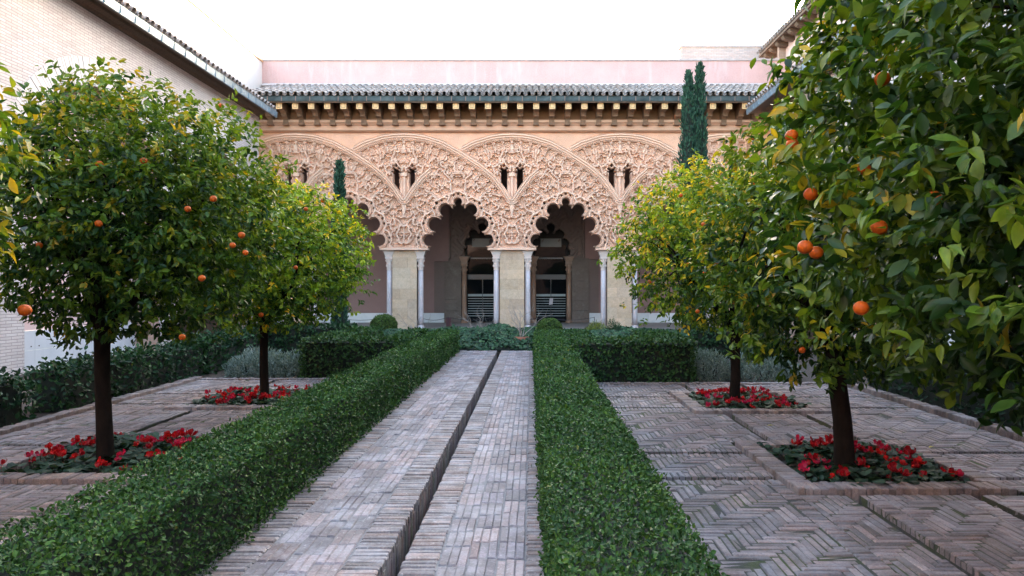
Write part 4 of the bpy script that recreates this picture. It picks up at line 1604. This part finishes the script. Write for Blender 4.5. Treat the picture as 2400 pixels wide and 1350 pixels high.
    for (x, y, z, s) in spots:
        k = (y + (.0 if fine else .09)) / y
        fruit(x * k, y * k, EYE + (z - EYE) * k, s)
    return root

def at(px, py, Y):
    """world point seen in that direction at depth Y (used once, to hang the fruit that can be told apart)"""
    return ((px - 1245) * Y / 1600, Y, EYE + (672 - py) * Y / 1600)

sp1 = [(*at(233, 385, 5.60), .037), (*at(337, 377, 5.6), .034), (*at(500, 466, 5.62), .035), (*at(231, 524, 5.50), .036), (*at(566, 551, 5.7), .035), (*at(473, 652, 5.6), .035),
       (*at(92, 575, 5.62), .033), (*at(427, 790, 5.75), .034), (*at(440, 490, 5.55), .033), (*at(307, 257, 5.85), .03), (*at(575, 592, 5.7), .03), (*at(545, 575, 5.7), .032)]
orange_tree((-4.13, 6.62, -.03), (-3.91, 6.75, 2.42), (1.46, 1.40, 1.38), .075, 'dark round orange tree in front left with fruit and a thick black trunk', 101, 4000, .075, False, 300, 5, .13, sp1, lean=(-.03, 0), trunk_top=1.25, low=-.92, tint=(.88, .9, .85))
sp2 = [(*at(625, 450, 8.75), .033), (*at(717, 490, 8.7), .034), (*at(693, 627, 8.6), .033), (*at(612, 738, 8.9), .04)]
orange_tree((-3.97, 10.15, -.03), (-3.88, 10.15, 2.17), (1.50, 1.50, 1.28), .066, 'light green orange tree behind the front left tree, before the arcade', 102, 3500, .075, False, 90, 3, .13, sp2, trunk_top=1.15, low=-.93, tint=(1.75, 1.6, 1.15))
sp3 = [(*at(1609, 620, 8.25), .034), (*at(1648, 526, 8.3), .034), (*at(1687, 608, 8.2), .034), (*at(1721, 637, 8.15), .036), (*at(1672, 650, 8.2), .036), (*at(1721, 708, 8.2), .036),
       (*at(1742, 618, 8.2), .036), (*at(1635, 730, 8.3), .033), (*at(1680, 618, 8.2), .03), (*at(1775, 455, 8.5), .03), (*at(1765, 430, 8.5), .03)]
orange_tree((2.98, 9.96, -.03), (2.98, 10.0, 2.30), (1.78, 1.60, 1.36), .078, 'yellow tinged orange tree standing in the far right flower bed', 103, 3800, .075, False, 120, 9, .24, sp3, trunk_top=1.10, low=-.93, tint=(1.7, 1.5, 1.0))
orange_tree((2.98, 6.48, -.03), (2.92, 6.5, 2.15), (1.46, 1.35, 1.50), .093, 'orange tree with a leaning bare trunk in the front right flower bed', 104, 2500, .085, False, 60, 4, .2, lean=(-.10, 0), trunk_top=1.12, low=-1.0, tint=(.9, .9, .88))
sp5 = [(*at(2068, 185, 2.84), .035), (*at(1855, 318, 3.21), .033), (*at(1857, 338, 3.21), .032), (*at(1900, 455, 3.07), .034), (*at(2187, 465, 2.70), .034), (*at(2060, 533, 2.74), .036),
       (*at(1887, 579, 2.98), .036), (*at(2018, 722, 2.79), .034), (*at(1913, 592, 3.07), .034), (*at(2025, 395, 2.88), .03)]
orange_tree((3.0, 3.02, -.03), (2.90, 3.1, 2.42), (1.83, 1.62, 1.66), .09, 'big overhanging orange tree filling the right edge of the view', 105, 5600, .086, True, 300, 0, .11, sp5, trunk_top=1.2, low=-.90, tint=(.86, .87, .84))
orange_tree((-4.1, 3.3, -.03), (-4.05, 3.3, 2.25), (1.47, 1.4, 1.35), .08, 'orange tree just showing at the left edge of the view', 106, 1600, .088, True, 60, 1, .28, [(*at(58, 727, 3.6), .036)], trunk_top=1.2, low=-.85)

# ---- hedges
HG = np.array([(0.012, 0.034, 0.014), (0.018, 0.048, 0.017), (0.028, 0.068, 0.020), (0.043, 0.092, 0.024)])
def hedge(name, boxes, label, seed, leaf0, dens0, tint=(1, 1, 1), nsep=0, jit=.014, cat='hedge', group=None, faces='tlrfb', ragged=.010, scale_y=8.0):
    """boxes: (x0,x1,y0,y1,z1); leaves over the faces named (top,left,right,front,back), thinner with distance"""
    r = np.random.RandomState(seed)
    b0 = boxes[0]
    root = empty(name, ((b0[0] + b0[1]) / 2, (b0[2] + b0[3]) / 2, 0), label, cat, group)
    core = MB()
    P, Nn = [], []
    SS = []
    for bi, (x0, x1, y0, y1, z1) in enumerate(boxes):
        i = .085
        core.box(x0 + i, x1 - i, y0 + i, y1 - i, -.03, z1 - .05)
        def fill(area, fn, nrm):
            n = int(area * dens0 * (1.1 if nrm[2] else .78))
            A_, B_ = r.rand(n), r.rand(n)
            pts = fn(A_, B_)
            size = leaf0 * (1 + np.clip((pts[:, 1] - 4) / scale_y, 0, 1.2) * .6)
            keep = r.rand(n) < (leaf0 / size) ** 2 * 1.15
            pts, size = pts[keep], size[keep]
            w = .5 * np.sin(pts[:, 0] * 5.1 + pts[:, 2] * 6 + bi) + .5 * np.sin(pts[:, 1] * 4.3 + pts[:, 2] * 5 + 2 * bi) + .5 * np.sin(pts[:, 1] * 11 + pts[:, 0] * 9)
            offs = ragged * w + jit * (1 if nrm[2] else 1.7) * r.randn(len(pts)) - jit * (.6 if nrm[2] else 1.4)
            offs = np.where(r.rand(len(pts)) < .012, offs + .05 * r.rand(len(pts)), offs)
            pts = pts + np.array(nrm) * offs[:, None]
            P.append(pts); SS.append(size)
            Nn.append(np.tile(nrm, (len(pts), 1)))
        st = lambda a, b, c: np.stack([a, b, c], 1)
        if 't' in faces: fill((x1 - x0) * (y1 - y0), lambda a, b: st(x0 + (x1 - x0) * a, y0 + (y1 - y0) * b, z1 + 0 * a), (0, 0, 1))
        if 'l' in faces: fill((z1) * (y1 - y0), lambda a, b: st(x0 + 0 * a, y0 + (y1 - y0) * b, z1 * a), (-1, 0, 0))
        if 'r' in faces: fill((z1) * (y1 - y0), lambda a, b: st(x1 + 0 * a, y0 + (y1 - y0) * b, z1 * a), (1, 0, 0))
        if 'f' in faces: fill((z1) * (x1 - x0), lambda a, b: st(x0 + (x1 - x0) * b, y0 + 0 * a, z1 * a), (0, -1, 0))
        if 'b' in faces: fill((z1) * (x1 - x0), lambda a, b: st(x0 + (x1 - x0) * b, y1 + 0 * a, z1 * a), (0, 1, 0))
    core.build('twig_core', M['core'], root)
    P, Nn, SS = np.vstack(P), np.vstack(Nn).astype(float), np.hstack(SS)
    # round the arrises a little
    n = len(P)
    nn = Nn * 1.2 + .62 * r.randn(n, 3) + np.array([0, 0, .25])
    d = r.randn(n, 3) * .9 + Nn * .35 + np.array([0, 0, .1])
    R = frames(d, nn)
    ti = np.clip(.42 + .28 * r.randn(n) + .12 * np.sin(P[:, 0] * 4 + P[:, 1] * 3), 0, .999) * 3
    i0 = ti.astype(int); f = (ti - i0)[:, None]
    C = (HG[i0] * (1 - f) + HG[np.minimum(i0 + 1, 3)] * f) * np.array(tint)
    pale = r.rand(n) < .0015
    C[pale] = np.array((.16, .17, .03))
    S = SS * r.uniform(.65, 1.2, n)
    leaves_object(P, R, S, C, tmpl_leaf(.62, .10, .08), 'foliage', M['box_leaf'], root, nsep)
    return root
M['core'] = simple('dark_twigs', (0.010, 0.014, 0.008), .95, 0, .4, 30, bs=.3)

hedge('hedge', [(-2.50, -1.90, 2.6, 17.9, .56)], 'long clipped hedge running along the left of the brick path', 201, .030, 4000, (1.75, 1.6, 1.08), nsep=200, faces='trf')
hedge('hedge', [(0.10, 0.76, 2.6, 17.9, .56)], 'long clipped hedge running along the right of the brick path', 202, .030, 4000, (1.75, 1.6, 1.08), nsep=200, faces='trlf')
hedge('hedge', [(-4.30, -2.52, 12.7, 13.5, .70), (-4.30, -3.6, 13.5, 16.6, .70), (-2.9, -2.52, 13.5, 16.6, .66)], 'broad square clipped hedge block behind the left flower bed', 203, .042, 2100, (1.5, 1.4, 1.15), faces='tlrf')
hedge('hedge', [(0.80, 2.92, 12.1, 12.95, .72), (2.2, 2.92, 12.95, 15.0, .72), (.8, 1.3, 12.95, 16, .66)], 'square clipped hedge block in front of the right hand flower bed patio', 204, .042, 2100, (1.5, 1.4, 1.15), faces='tlrf')
hedge('hedge', [(-7.0, -4.4, 16.6, 17.3, .72)], 'low far hedge behind the grey shrub on the left', 205, .05, 1300, (.8, .92, 1.0), faces='tlrf')
hedge('hedge', [(3.9, 6.1, 16.2, 16.9, .66)], 'low far hedge behind the grey shrub on the right', 206, .05, 1300, (.8, .92, 1.0), faces='tlrf')
hedge('hedge', [(-6.95, -6.32, 9.3, 13.4, .57), (-7.05, -6.3, 13.4, 16.4, .64)], 'loose dark hedge along the outer edge of the left patio', 207, .055, 1200, (.78, .95, 1.08), jit=.06, ragged=.05, faces='trf')
hedge('hedge', [(-6.95, -6.38, 5.6, 8.75, .53)], 'nearest dark hedge at the left edge, before the marble wall', 208, .055, 1200, (.78, .95, 1.08), jit=.06, ragged=.05, faces='trfb')
hedge('hedge', [(5.75, 6.7, 3.5, 11.9, .75)], 'dark hedge behind the big tree along the right patio kerb', 209, .055, 900, (.7, .85, 1.0), jit=.06, ragged=.05, faces='tlf')

# ---- grey santolina shrubs
def shrub(name, cx, cy, rx, ry, h, label, seed, n, leaf, cols, mat='soft_leaf', wid=.28, cat='shrub', group=None, z0=-.03, up=.8, stems=0):
    r = np.random.RandomState(seed)
    root = empty(name, (cx, cy, z0), label, cat, group)
    d = rand_unit(r, n)
    d[:, 2] = np.abs(d[:, 2])
    lob = rand_unit(r, 16)
    bm = .66 + .36 * np.clip((d @ lob.T - .75) / .25, 0, 1).max(1) + .05 * r.randn(n)
    q = (bm * (1 - .35 * r.rand(n) ** 2))[:, None]
    P = np.array([cx, cy, z0]) + d * q * np.array([rx, ry, h])
    D_ = d * .6 + .7 * r.randn(n, 3) + np.array([0, 0, up])
    R = frames(D_, d + .6 * r.randn(n, 3))
    cols = np.array(cols)
    C = cols[r.randint(0, len(cols), n)] * r.uniform(.75, 1.2, (n, 1))
    W, FF, CC = scatter(P, R, leaf * r.uniform(.6, 1.3, n), C, *tmpl_leaf(wid, .05, .1))
    link('foliage', mesh_np('foliage', W, FF, CC), M[mat], root, kind='stuff')
    b = MB()
    for k in range(max(stems, 7)):
        a = r.uniform(0, 2 * PI)
        e = Vector((cx + math.cos(a) * rx * .6 * r.rand(), cy + math.sin(a) * ry * .6 * r.rand(), z0 + h * r.uniform(.5, .8)))
        s = Vector((cx + math.cos(a) * rx * .25, cy + math.sin(a) * ry * .25, z0))
        b.tube([s, s.lerp(e, .5) + Vector((r.randn() * .02, r.randn() * .02, 0)), e], [.012, .009, .004], 5)
    b.build('stems', M['bark'], root)
    return root
GREY = [(0.14, 0.19, 0.17), (0.19, 0.25, 0.23), (0.10, 0.145, 0.13), (0.23, 0.29, 0.28)]
shrub('grey_shrub', -5.35, 13.3, .70, .6, .52, 'bushy grey green shrub left of the far left trunk', 301, 4600, .062, GREY, group='grey shrubs beside the hedges')
shrub('grey_shrub', -4.72, 13.25, .48, .55, .54, 'bushy grey green shrub between the far left trunk and the hedge block', 302, 3300, .062, GREY, group='grey shrubs beside the hedges')
shrub('grey_shrub', 3.32, 12.7, .45, .5, .58, 'bluish grey shrub left of the far right trunk', 303, 3300, .062, GREY, group='grey shrubs beside the hedges')
shrub('grey_shrub', 4.30, 12.8, .75, .55, .50, 'wide bluish grey shrub right of the far right trunk', 304, 5000, .062, GREY, group='grey shrubs beside the hedges')

# ---- topiary balls and small potted shrubs before the arcade
def ball(cx, cy, cz, rad, label, seed):
    r = np.random.RandomState(seed)
    root = empty('boxwood_ball', (cx, cy, 0), label, 'topiary', 'clipped boxwood balls')
    n = 5200
    d = rand_unit(r, n)
    P = np.array([cx, cy, cz]) + d * rad * (1 + .03 * r.randn(n) + .03 * np.sin(d[:, 0] * 7 + d[:, 2] * 6))[:, None] * np.array([1, 1, .9])
    R = frames(r.randn(n, 3) + d * .4, d + .6 * r.randn(n, 3))
    C = np.array([(0.045, 0.085, 0.018), (0.065, 0.115, 0.024), (0.09, 0.14, 0.03)])[r.randint(0, 3, n)]
    W, FF, CC = scatter(P, R, .045 * r.uniform(.7, 1.2, n), C, *tmpl_leaf(.6, .1, .05))
    link('foliage', mesh_np('foliage', W, FF, CC), M['box_leaf'], root, kind='stuff')
    b = MB()
    b.tube([(cx, cy, -.03), (cx, cy, cz)], .03, 7)
    b.lathe(cx, cy, [(rad * .55, cz - rad * .6), (rad * .86, cz - rad * .3), (rad * .92, cz), (rad * .8, cz + rad * .4), (rad * .4, cz + rad * .72)], 14)
    b.build('twig_core', M['core'], root)
ball(-4.32, 20.0, .55, .36, 'clipped boxwood ball standing left of the middle pier', 311)
ball(.50, 18.9, .50, .34, 'clipped boxwood ball at the end of the right hedge', 312)
shrub('potted_shrub', 2.45, 20.3, .26, .26, .62, 'small dark potted shrub under the right orange tree', 313, 1500, .05, [(0.03, 0.07, 0.03), (0.05, 0.10, 0.04)], z0=.18)
shrub('yellow_green_shrub', 1.85, 20.6, .58, .4, .72, 'feathery yellow green shrub between boxwood ball and column', 314, 3600, .06, [(0.17, 0.20, 0.035), (0.24, 0.26, 0.05), (0.12, 0.17, 0.04)], up=1.1)
def pot(cx, cy, z0, rad, h, label):
    p_ = MB()
    p_.lathe(cx, cy, [(rad * .72, z0), (rad * .95, z0 + h * .72), (rad * .96, z0 + h * .74), (rad * 1.1, z0 + h * .76), (rad * 1.12, z0 + h), (rad * .95, z0 + h), (rad * .9, z0 + h * .85)], 20)
    p_.build('terracotta_pot', M['terracotta'], None, label=label, cat='pot', group='terracotta pots in the ivy')
pot(-.27, 19.0, .0, .20, .32, 'terracotta pot holding the bare twigs at the end of the path')
pot(.62, 19.4, -.02, .2, .28, 'terracotta pot under the right boxwood ball')
pot(2.45, 20.3, -.02, .22, .3, 'terracotta pot under the small dark shrub')
def bare(cx, cy, h, label, seed, spread=.35, n=6, z0=0):
    r = np.random.RandomState(seed)
    root = empty('bare_shrub', (cx, cy, z0), label, 'shrub', 'leafless shrubs')
    for k in range(n):
        b = MB()
        def grow(p, d, L, rad, lev):
            pts = [p]
            for q in range(4):
                d = (d + Vector((r.randn(), r.randn(), r.randn() * .5)) * .22).normalized()
                p = p + d * L / 4
                pts.append(p)
            b.tube(pts, [rad * (1 - .12 * i) for i in range(5)], 5)
            if lev:
                for q in range(3):
                    grow(pts[r.randint(1, 5)], (d + Vector((r.randn(), r.randn(), .4 * abs(r.randn()))) * .6).normalized(), L * .55, rad * .55, lev - 1)
        a = 2 * PI * k / n + r.uniform(-.4, .4)
        grow(Vector((cx + .04 * math.cos(a), cy + .04 * math.sin(a), z0)), Vector((math.cos(a) * spread, math.sin(a) * spread, 1)).normalized(), h * r.uniform(.5, .7), .011, 2)
        b.build('stem', M['twig'], root)
bare(-1.50, 20.6, 1.15, 'bare pale twiggy shrub before the left glass door', 321, .5, 8)
bare(-.27, 19.0, 1.25, 'bare reddish twigs rising from the terracotta pot', 322, .35, 6, .3)
bare(-3.5, 21, 1.0, 'small bare shrub before the left pier', 323, .3, 5)

# ---- ivy ground cover
def ivy(name, x0, x1, y0, y1, hfun, n, label, seed):
    r = np.random.RandomState(seed)
    X = r.uniform(x0, x1, n); Y = r.uniform(y0, y1, n)
    Zt = hfun(X, Y)
    P = np.stack([X, Y, Zt - .10 * r.rand(n) ** 2], 1)
    nr = np.stack([.45 * r.randn(n), -.7 + .45 * r.randn(n), np.ones(n)], 1)
    dd = np.stack([r.randn(n), r.randn(n) - .5, -.5 + .4 * r.randn(n)], 1)
    R = frames(dd, nr)
    V = np.array([(0, 0, 0), (.38, -.05, .0), (.34, .34, .06), (.52, .48, .0), (.22, .62, .05), (0, 1.0, -.06), (-.22, .62, .05), (-.52, .48, .0), (-.34, .34, .06), (-.38, -.05, .0)])
    F = [[0, 1, 2, 9], [0, 2, 8, 9], [2, 3, 4], [6, 7, 8], [2, 4, 6, 8], [4, 5, 6]]
    F = [[0, 1, 2], [0, 8, 9], [0, 2, 8], [2, 3, 4], [6, 7, 8], [2, 4, 6], [2, 6, 8], [4, 5, 6]]
    C = np.array([(0.014, 0.042, 0.018), (0.024, 0.066, 0.028), (0.036, 0.090, 0.038), (0.065, 0.13, 0.055)])[r.choice(4, n, p=(.3, .35, .25, .1))] * r.uniform(.8, 1.2, (n, 1))
    W, FF, CC = scatter(P, R, .095 * r.uniform(.6, 1.25, n), C, V, np.array(F))
    o = link(name, mesh_np(name, W, FF, CC), M['box_leaf'], None, kind='stuff', label=label, cat='ivy')
    u = MB()
    m = 22
    vs = []
    for i in range(m + 1):
        for j in range(m + 1):
            x, y = x0 + (x1 - x0) * i / m, y0 + (y1 - y0) * j / m
            vs.append((x, y, float(hfun(np.array([x]), np.array([y]))[0]) - .12))
    u.add(vs, [[i * (m + 1) + j, (i + 1) * (m + 1) + j, (i + 1) * (m + 1) + j + 1, i * (m + 1) + j + 1] for i in range(m) for j in range(m)])
    u.build('ivy_stems', M['core'], o)
def ivy_h(X, Y):
    e = smooth(18.1, 19.1, Y) * .30
    h = .10 + e + .07 * np.sin(X * 2.3 + 1) * np.sin(Y * 1.9) + .05 * np.sin(X * 5.1 + Y * 3.7)
    h = h + .22 * np.exp(-((X + 1.05) ** 2 / .35 + (Y - 20.4) ** 2 / .8))
    return h * (1 - .8 * smooth(20.2, 24, Y))
ivy('ivy_bed', -6.5, 6.0, 18.2, 22.4, ivy_h, 27000, 'glossy ivy covering the ground between the path end and the arcade', 331)
ivy('ivy_bed', -8.5, 7.5, 22.4, 26.4, ivy_h, 6000, 'thin strip of ivy along the foot of the arcade', 334)
ivy('ivy_bed', -3.55, -2.95, 13.5, 18.2, lambda X, Y: .50 + .06 * np.sin(X * 5 + Y * 3), 800, 'ivy inside the left square hedge block', 332)
ivy('ivy_bed', 1.3, 2.2, 13.0, 18.2, lambda X, Y: .50 + .06 * np.sin(X * 5 + Y * 3), 1200, 'ivy inside the right square hedge block', 333)

# ---- cypresses
def cypress(cx, cy, tops, wid, label, seed, n):
    r = np.random.RandomState(seed)
    root = empty('cypress', (cx, cy, -.03), label, 'tree', 'slim cypress trees')
    t = MB()
    t.tube([(cx, cy, -.03), (cx, cy, tops[0][2] * .6)], [.09, .04], 9)
    t.build('trunk', M['bark'], root)
    Ps, Ds = [], []
    core = MB()
    for (dx, w, top, share) in tops:
        k = int(n * share)
        z = r.rand(k) ** .9 * (top - .4) + .4
        f = z / top
        rad = w * np.minimum(1, (1 - f) ** .55 * 1.55) * (.9 + .1 * np.sin(z * 4 + dx * 9))
        a = r.uniform(0, 2 * PI, k)
        q = rad * (1 - .3 * r.rand(k) ** 2) * (1 + .10 * np.sin(a * 5 + z * 3.1)) + .03 * r.randn(k)
        Ps.append(np.stack([cx + dx * np.clip(f * 1.6, 0, 1) + q * np.cos(a), cy + q * np.sin(a), z], 1))
        Ds.append(np.stack([.35 * np.cos(a) + .25 * r.randn(k), .35 * np.sin(a) + .25 * r.randn(k), 1 + .2 * r.randn(k)], 1))
        prof = [(dx * min(1, zz / top * 1.6), w * min(1, (1 - zz / top) ** .55 * 1.55) * .82, zz) for zz in np.linspace(.3, top * .97, 12)]
        vs, fs = [], []
        for (ox, rr, zz) in prof:
            for q_ in range(10):
                aa = 2 * PI * q_ / 10
                vs.append((cx + ox + rr * math.cos(aa), cy + rr * math.sin(aa), zz))
        for i in range(11):
            for q_ in range(10):
                fs.append([i * 10 + q_, i * 10 + (q_ + 1) % 10, (i + 1) * 10 + (q_ + 1) % 10, (i + 1) * 10 + q_])
        core.add(vs, fs)
    core.build('twig_core', M['core'], root)
    P, D_ = np.vstack(Ps), np.vstack(Ds)
    R = frames(D_, r.randn(len(P), 3))
    C = np.array([(0.022, 0.065, 0.042), (0.030, 0.085, 0.052), (0.042, 0.105, 0.062), (0.018, 0.050, 0.035)])[r.randint(0, 4, len(P))] * r.uniform(.75, 1.25, (len(P), 1))
    W, FF, CC = scatter(P, R, .15 * r.uniform(.6, 1.2, len(P)), C, *tmpl_leaf(.34, .06, .05))
    link('foliage', mesh_np('foliage', W, FF, CC), M['soft_leaf'], root, kind='stuff')
cypress(4.75, 20.0, [(-.14, .30, 7.95, .38), (.19, .23, 8.2, .36), (.02, .31, 7.2, .26)], .36, 'tall dark twin topped cypress in front of the arcade on the right', 341, 11000)
cypress(-5.72, 20.4, [(0, .20, 5.4, 1.0)], .2, 'small slim cypress beside the left orange trees', 342, 3500)

# ---- cyclamen in the beds
def cyclamen_meshes(seed):
    r = np.random.RandomState(seed)
    n = 24
    V = [(0, 0, 0)]
    m = 8
    disc = [(0, .05, .0)]
    for k in range(m):
        a = 2 * PI * k / m + PI / 2
        rr = 1.0 if k else .55
        disc.append((.5 * rr * math.cos(a), .5 + .5 * rr * math.sin(a), .06 * math.cos(2 * a)))
    disc[0] = (0, .5, -.04)
    V = np.array(disc)
    F = np.array([[0, 1 + k, 1 + (k + 1) % m] for k in range(m)])
    a = r.uniform(0, 2 * PI, n)
    q = r.uniform(.02, .15, n)
    P = np.stack([q * np.cos(a), q * np.sin(a), .05 + .07 * r.rand(n)], 1)
    D_ = np.stack([np.cos(a), np.sin(a), -.15 + .3 * r.randn(n)], 1)
    R = frames(D_, np.stack([.35 * r.randn(n), -.2 + .35 * r.randn(n), np.ones(n)], 1))
    C = np.array([(0.012, 0.032, 0.016), (0.020, 0.048, 0.024), (0.045, 0.08, 0.05)])[r.randint(0, 3, n)]
    fol = mesh_np('foliage', *scatter(P, R, r.uniform(.07, .11, n), C, V, F))
    fol.materials.append(M['box_leaf'])
    # flower: five swept-back petals on a stem (stem at origin going up)
    b = MB()
    b.tube([(0, 0, 0), (.004, 0, .05), (.008, .003, .083)], .004, 4, (.10, .05, .03))
    fl = []
    red = [(0.40, 0.006, 0.010), (0.46, 0.010, 0.010), (0.30, 0.004, 0.010), (0.50, 0.012, 0.06)][seed % 4]
    for k in range(5):
        an = 2 * PI * k / 5 + r.uniform(-.2, .2)
        ca, sa = math.cos(an), math.sin(an)
        def pt(u, v, w): return (.008 + ca * u - sa * v, .003 + sa * u + ca * v, .078 + w * lift)
        sp = r.uniform(.8, 1.7); lift = r.uniform(.25, 1.0)
        vs = [pt(.004, 0, 0), pt(.022 * sp, -.018, .022), pt(.030 * sp, -.017, .056), pt(.026 * sp, 0, .072), pt(.030 * sp, .017, .056), pt(.022 * sp, .018, .022), pt(.028 * sp, 0, .035)]
        kk = r.uniform(.75, 1.15)
        b.add(vs, [[0, 1, 6], [1, 2, 6], [2, 3, 6], [3, 4, 6], [4, 5, 6], [5, 0, 6]], tuple(c * kk for c in red))
    flo = b.mesh('flower', False, True)
    flo.materials.append(M['petal'])
    return fol, flo
CYC = [cyclamen_meshes(s) for s in range(8)]
def plant_bed(x0, x1, c, half, tx, ty, label, group, seed, nflow):
    r = random.Random(seed)
    i = .19
    xs = int((x1 - x0 - 2 * i) / .20); ys = int((2 * half - 2 * i) / .22)
    spots = []
    for a in range(xs):
        for b_ in range(ys):
            x = x0 + i + .10 + (x1 - x0 - 2 * i - .2) * (a + .5 * (b_ % 2)) / max(1, xs - .5) + r.uniform(-.05, .05)
            y = c - half + i + .10 + (2 * half - 2 * i - .2) * b_ / (ys - 1) + r.uniform(-.05, .05)
            if math.hypot(x - tx, y - ty) < .17: continue
            spots.append((x, y))
    for (x, y) in spots:
        fo, _ = CYC[r.randrange(8)]
        z = -.085 + .05 * math.sin(PI * (x - x0) / (x1 - x0)) * math.sin(PI * (y - c + half) / (2 * half))
        root = empty('cyclamen', (x, y, z), label, 'flower', group)
        s = r.uniform(.85, 1.15)
        o = bpy.data.objects.new('foliage', fo)
        COL.objects.link(o)
        o.location = (x, y, z); o.rotation_euler = (0, 0, r.uniform(0, 6.28)); o.scale = (s, s, s)
        attach(o, root)
        edge = max(abs(x - (x0 + x1) / 2) / ((x1 - x0) / 2), abs(y - c) / half)
        k = r.choice(nflow)
        for q in range(k):
            _, fl = CYC[r.randrange(8)]
            o = bpy.data.objects.new('flower', fl)
            COL.objects.link(o)
            s2 = r.uniform(.75, 1.3)
            o.location = (x + r.uniform(-.09, .09), y + r.uniform(-.09, .09), z + r.uniform(.02, .08))
            o.rotation_euler = (r.uniform(-.5, .5), r.uniform(-.5, .5), r.uniform(0, 6.28)); o.scale = (s2, s2, s2)
            attach(o, root)
plant_bed(RB[0], RB[1], RC[1], .88, 2.98, 6.48, 'red cyclamen planted around the front right orange tree trunk', 'cyclamen in the front right bed', 401, (0, 0, 1, 2, 3, 3))
plant_bed(RB[0], RB[1], RC[2], .88, 2.98, 9.96, 'red cyclamen planted around the far right orange tree trunk', 'cyclamen in the far right bed', 402, (0, 1, 1, 2, 2, 3))
plant_bed(LB[0], LB[1], LC[1], .92, -4.13, 6.62, 'red cyclamen planted around the front left orange tree trunk', 'cyclamen in the front left bed', 403, (0, 0, 1, 2, 2, 4))
plant_bed(LB[0], LB[1], LC[2], .92, -3.97, 10.15, 'red cyclamen planted around the far left orange tree trunk', 'cyclamen in the far left bed', 404, (0, 0, 1, 2, 3, 3))

# ---- a few fallen leaves on the paving
fl_r = random.Random(77)
LV, LF = tmpl_leaf_fine(.5, .12, .1)
fm = mesh_np('fallen_leaf', LV, LF, np.tile((.42, .34, .07), (len(LV), 1)))
fm.materials.append(M['soft_leaf'])
for (x, y, lab) in ((4.15, 4.55, 'fallen yellow leaf on the bricks in front of the near right bed'), (4.25, 7.2, 'fallen pale leaf on the bricks behind the near right bed'),
                    (2.95, 8.3, 'tiny fallen leaf between the two right flower beds')):
    o = bpy.data.objects.new('fallen_leaf', fm)
    COL.objects.link(o)
    o.location = (x, y, .012); o.scale = (.08, .08, .08); o.rotation_euler = (.05, .1, fl_r.uniform(0, 6))
    setp(o, lab, 'leaf')
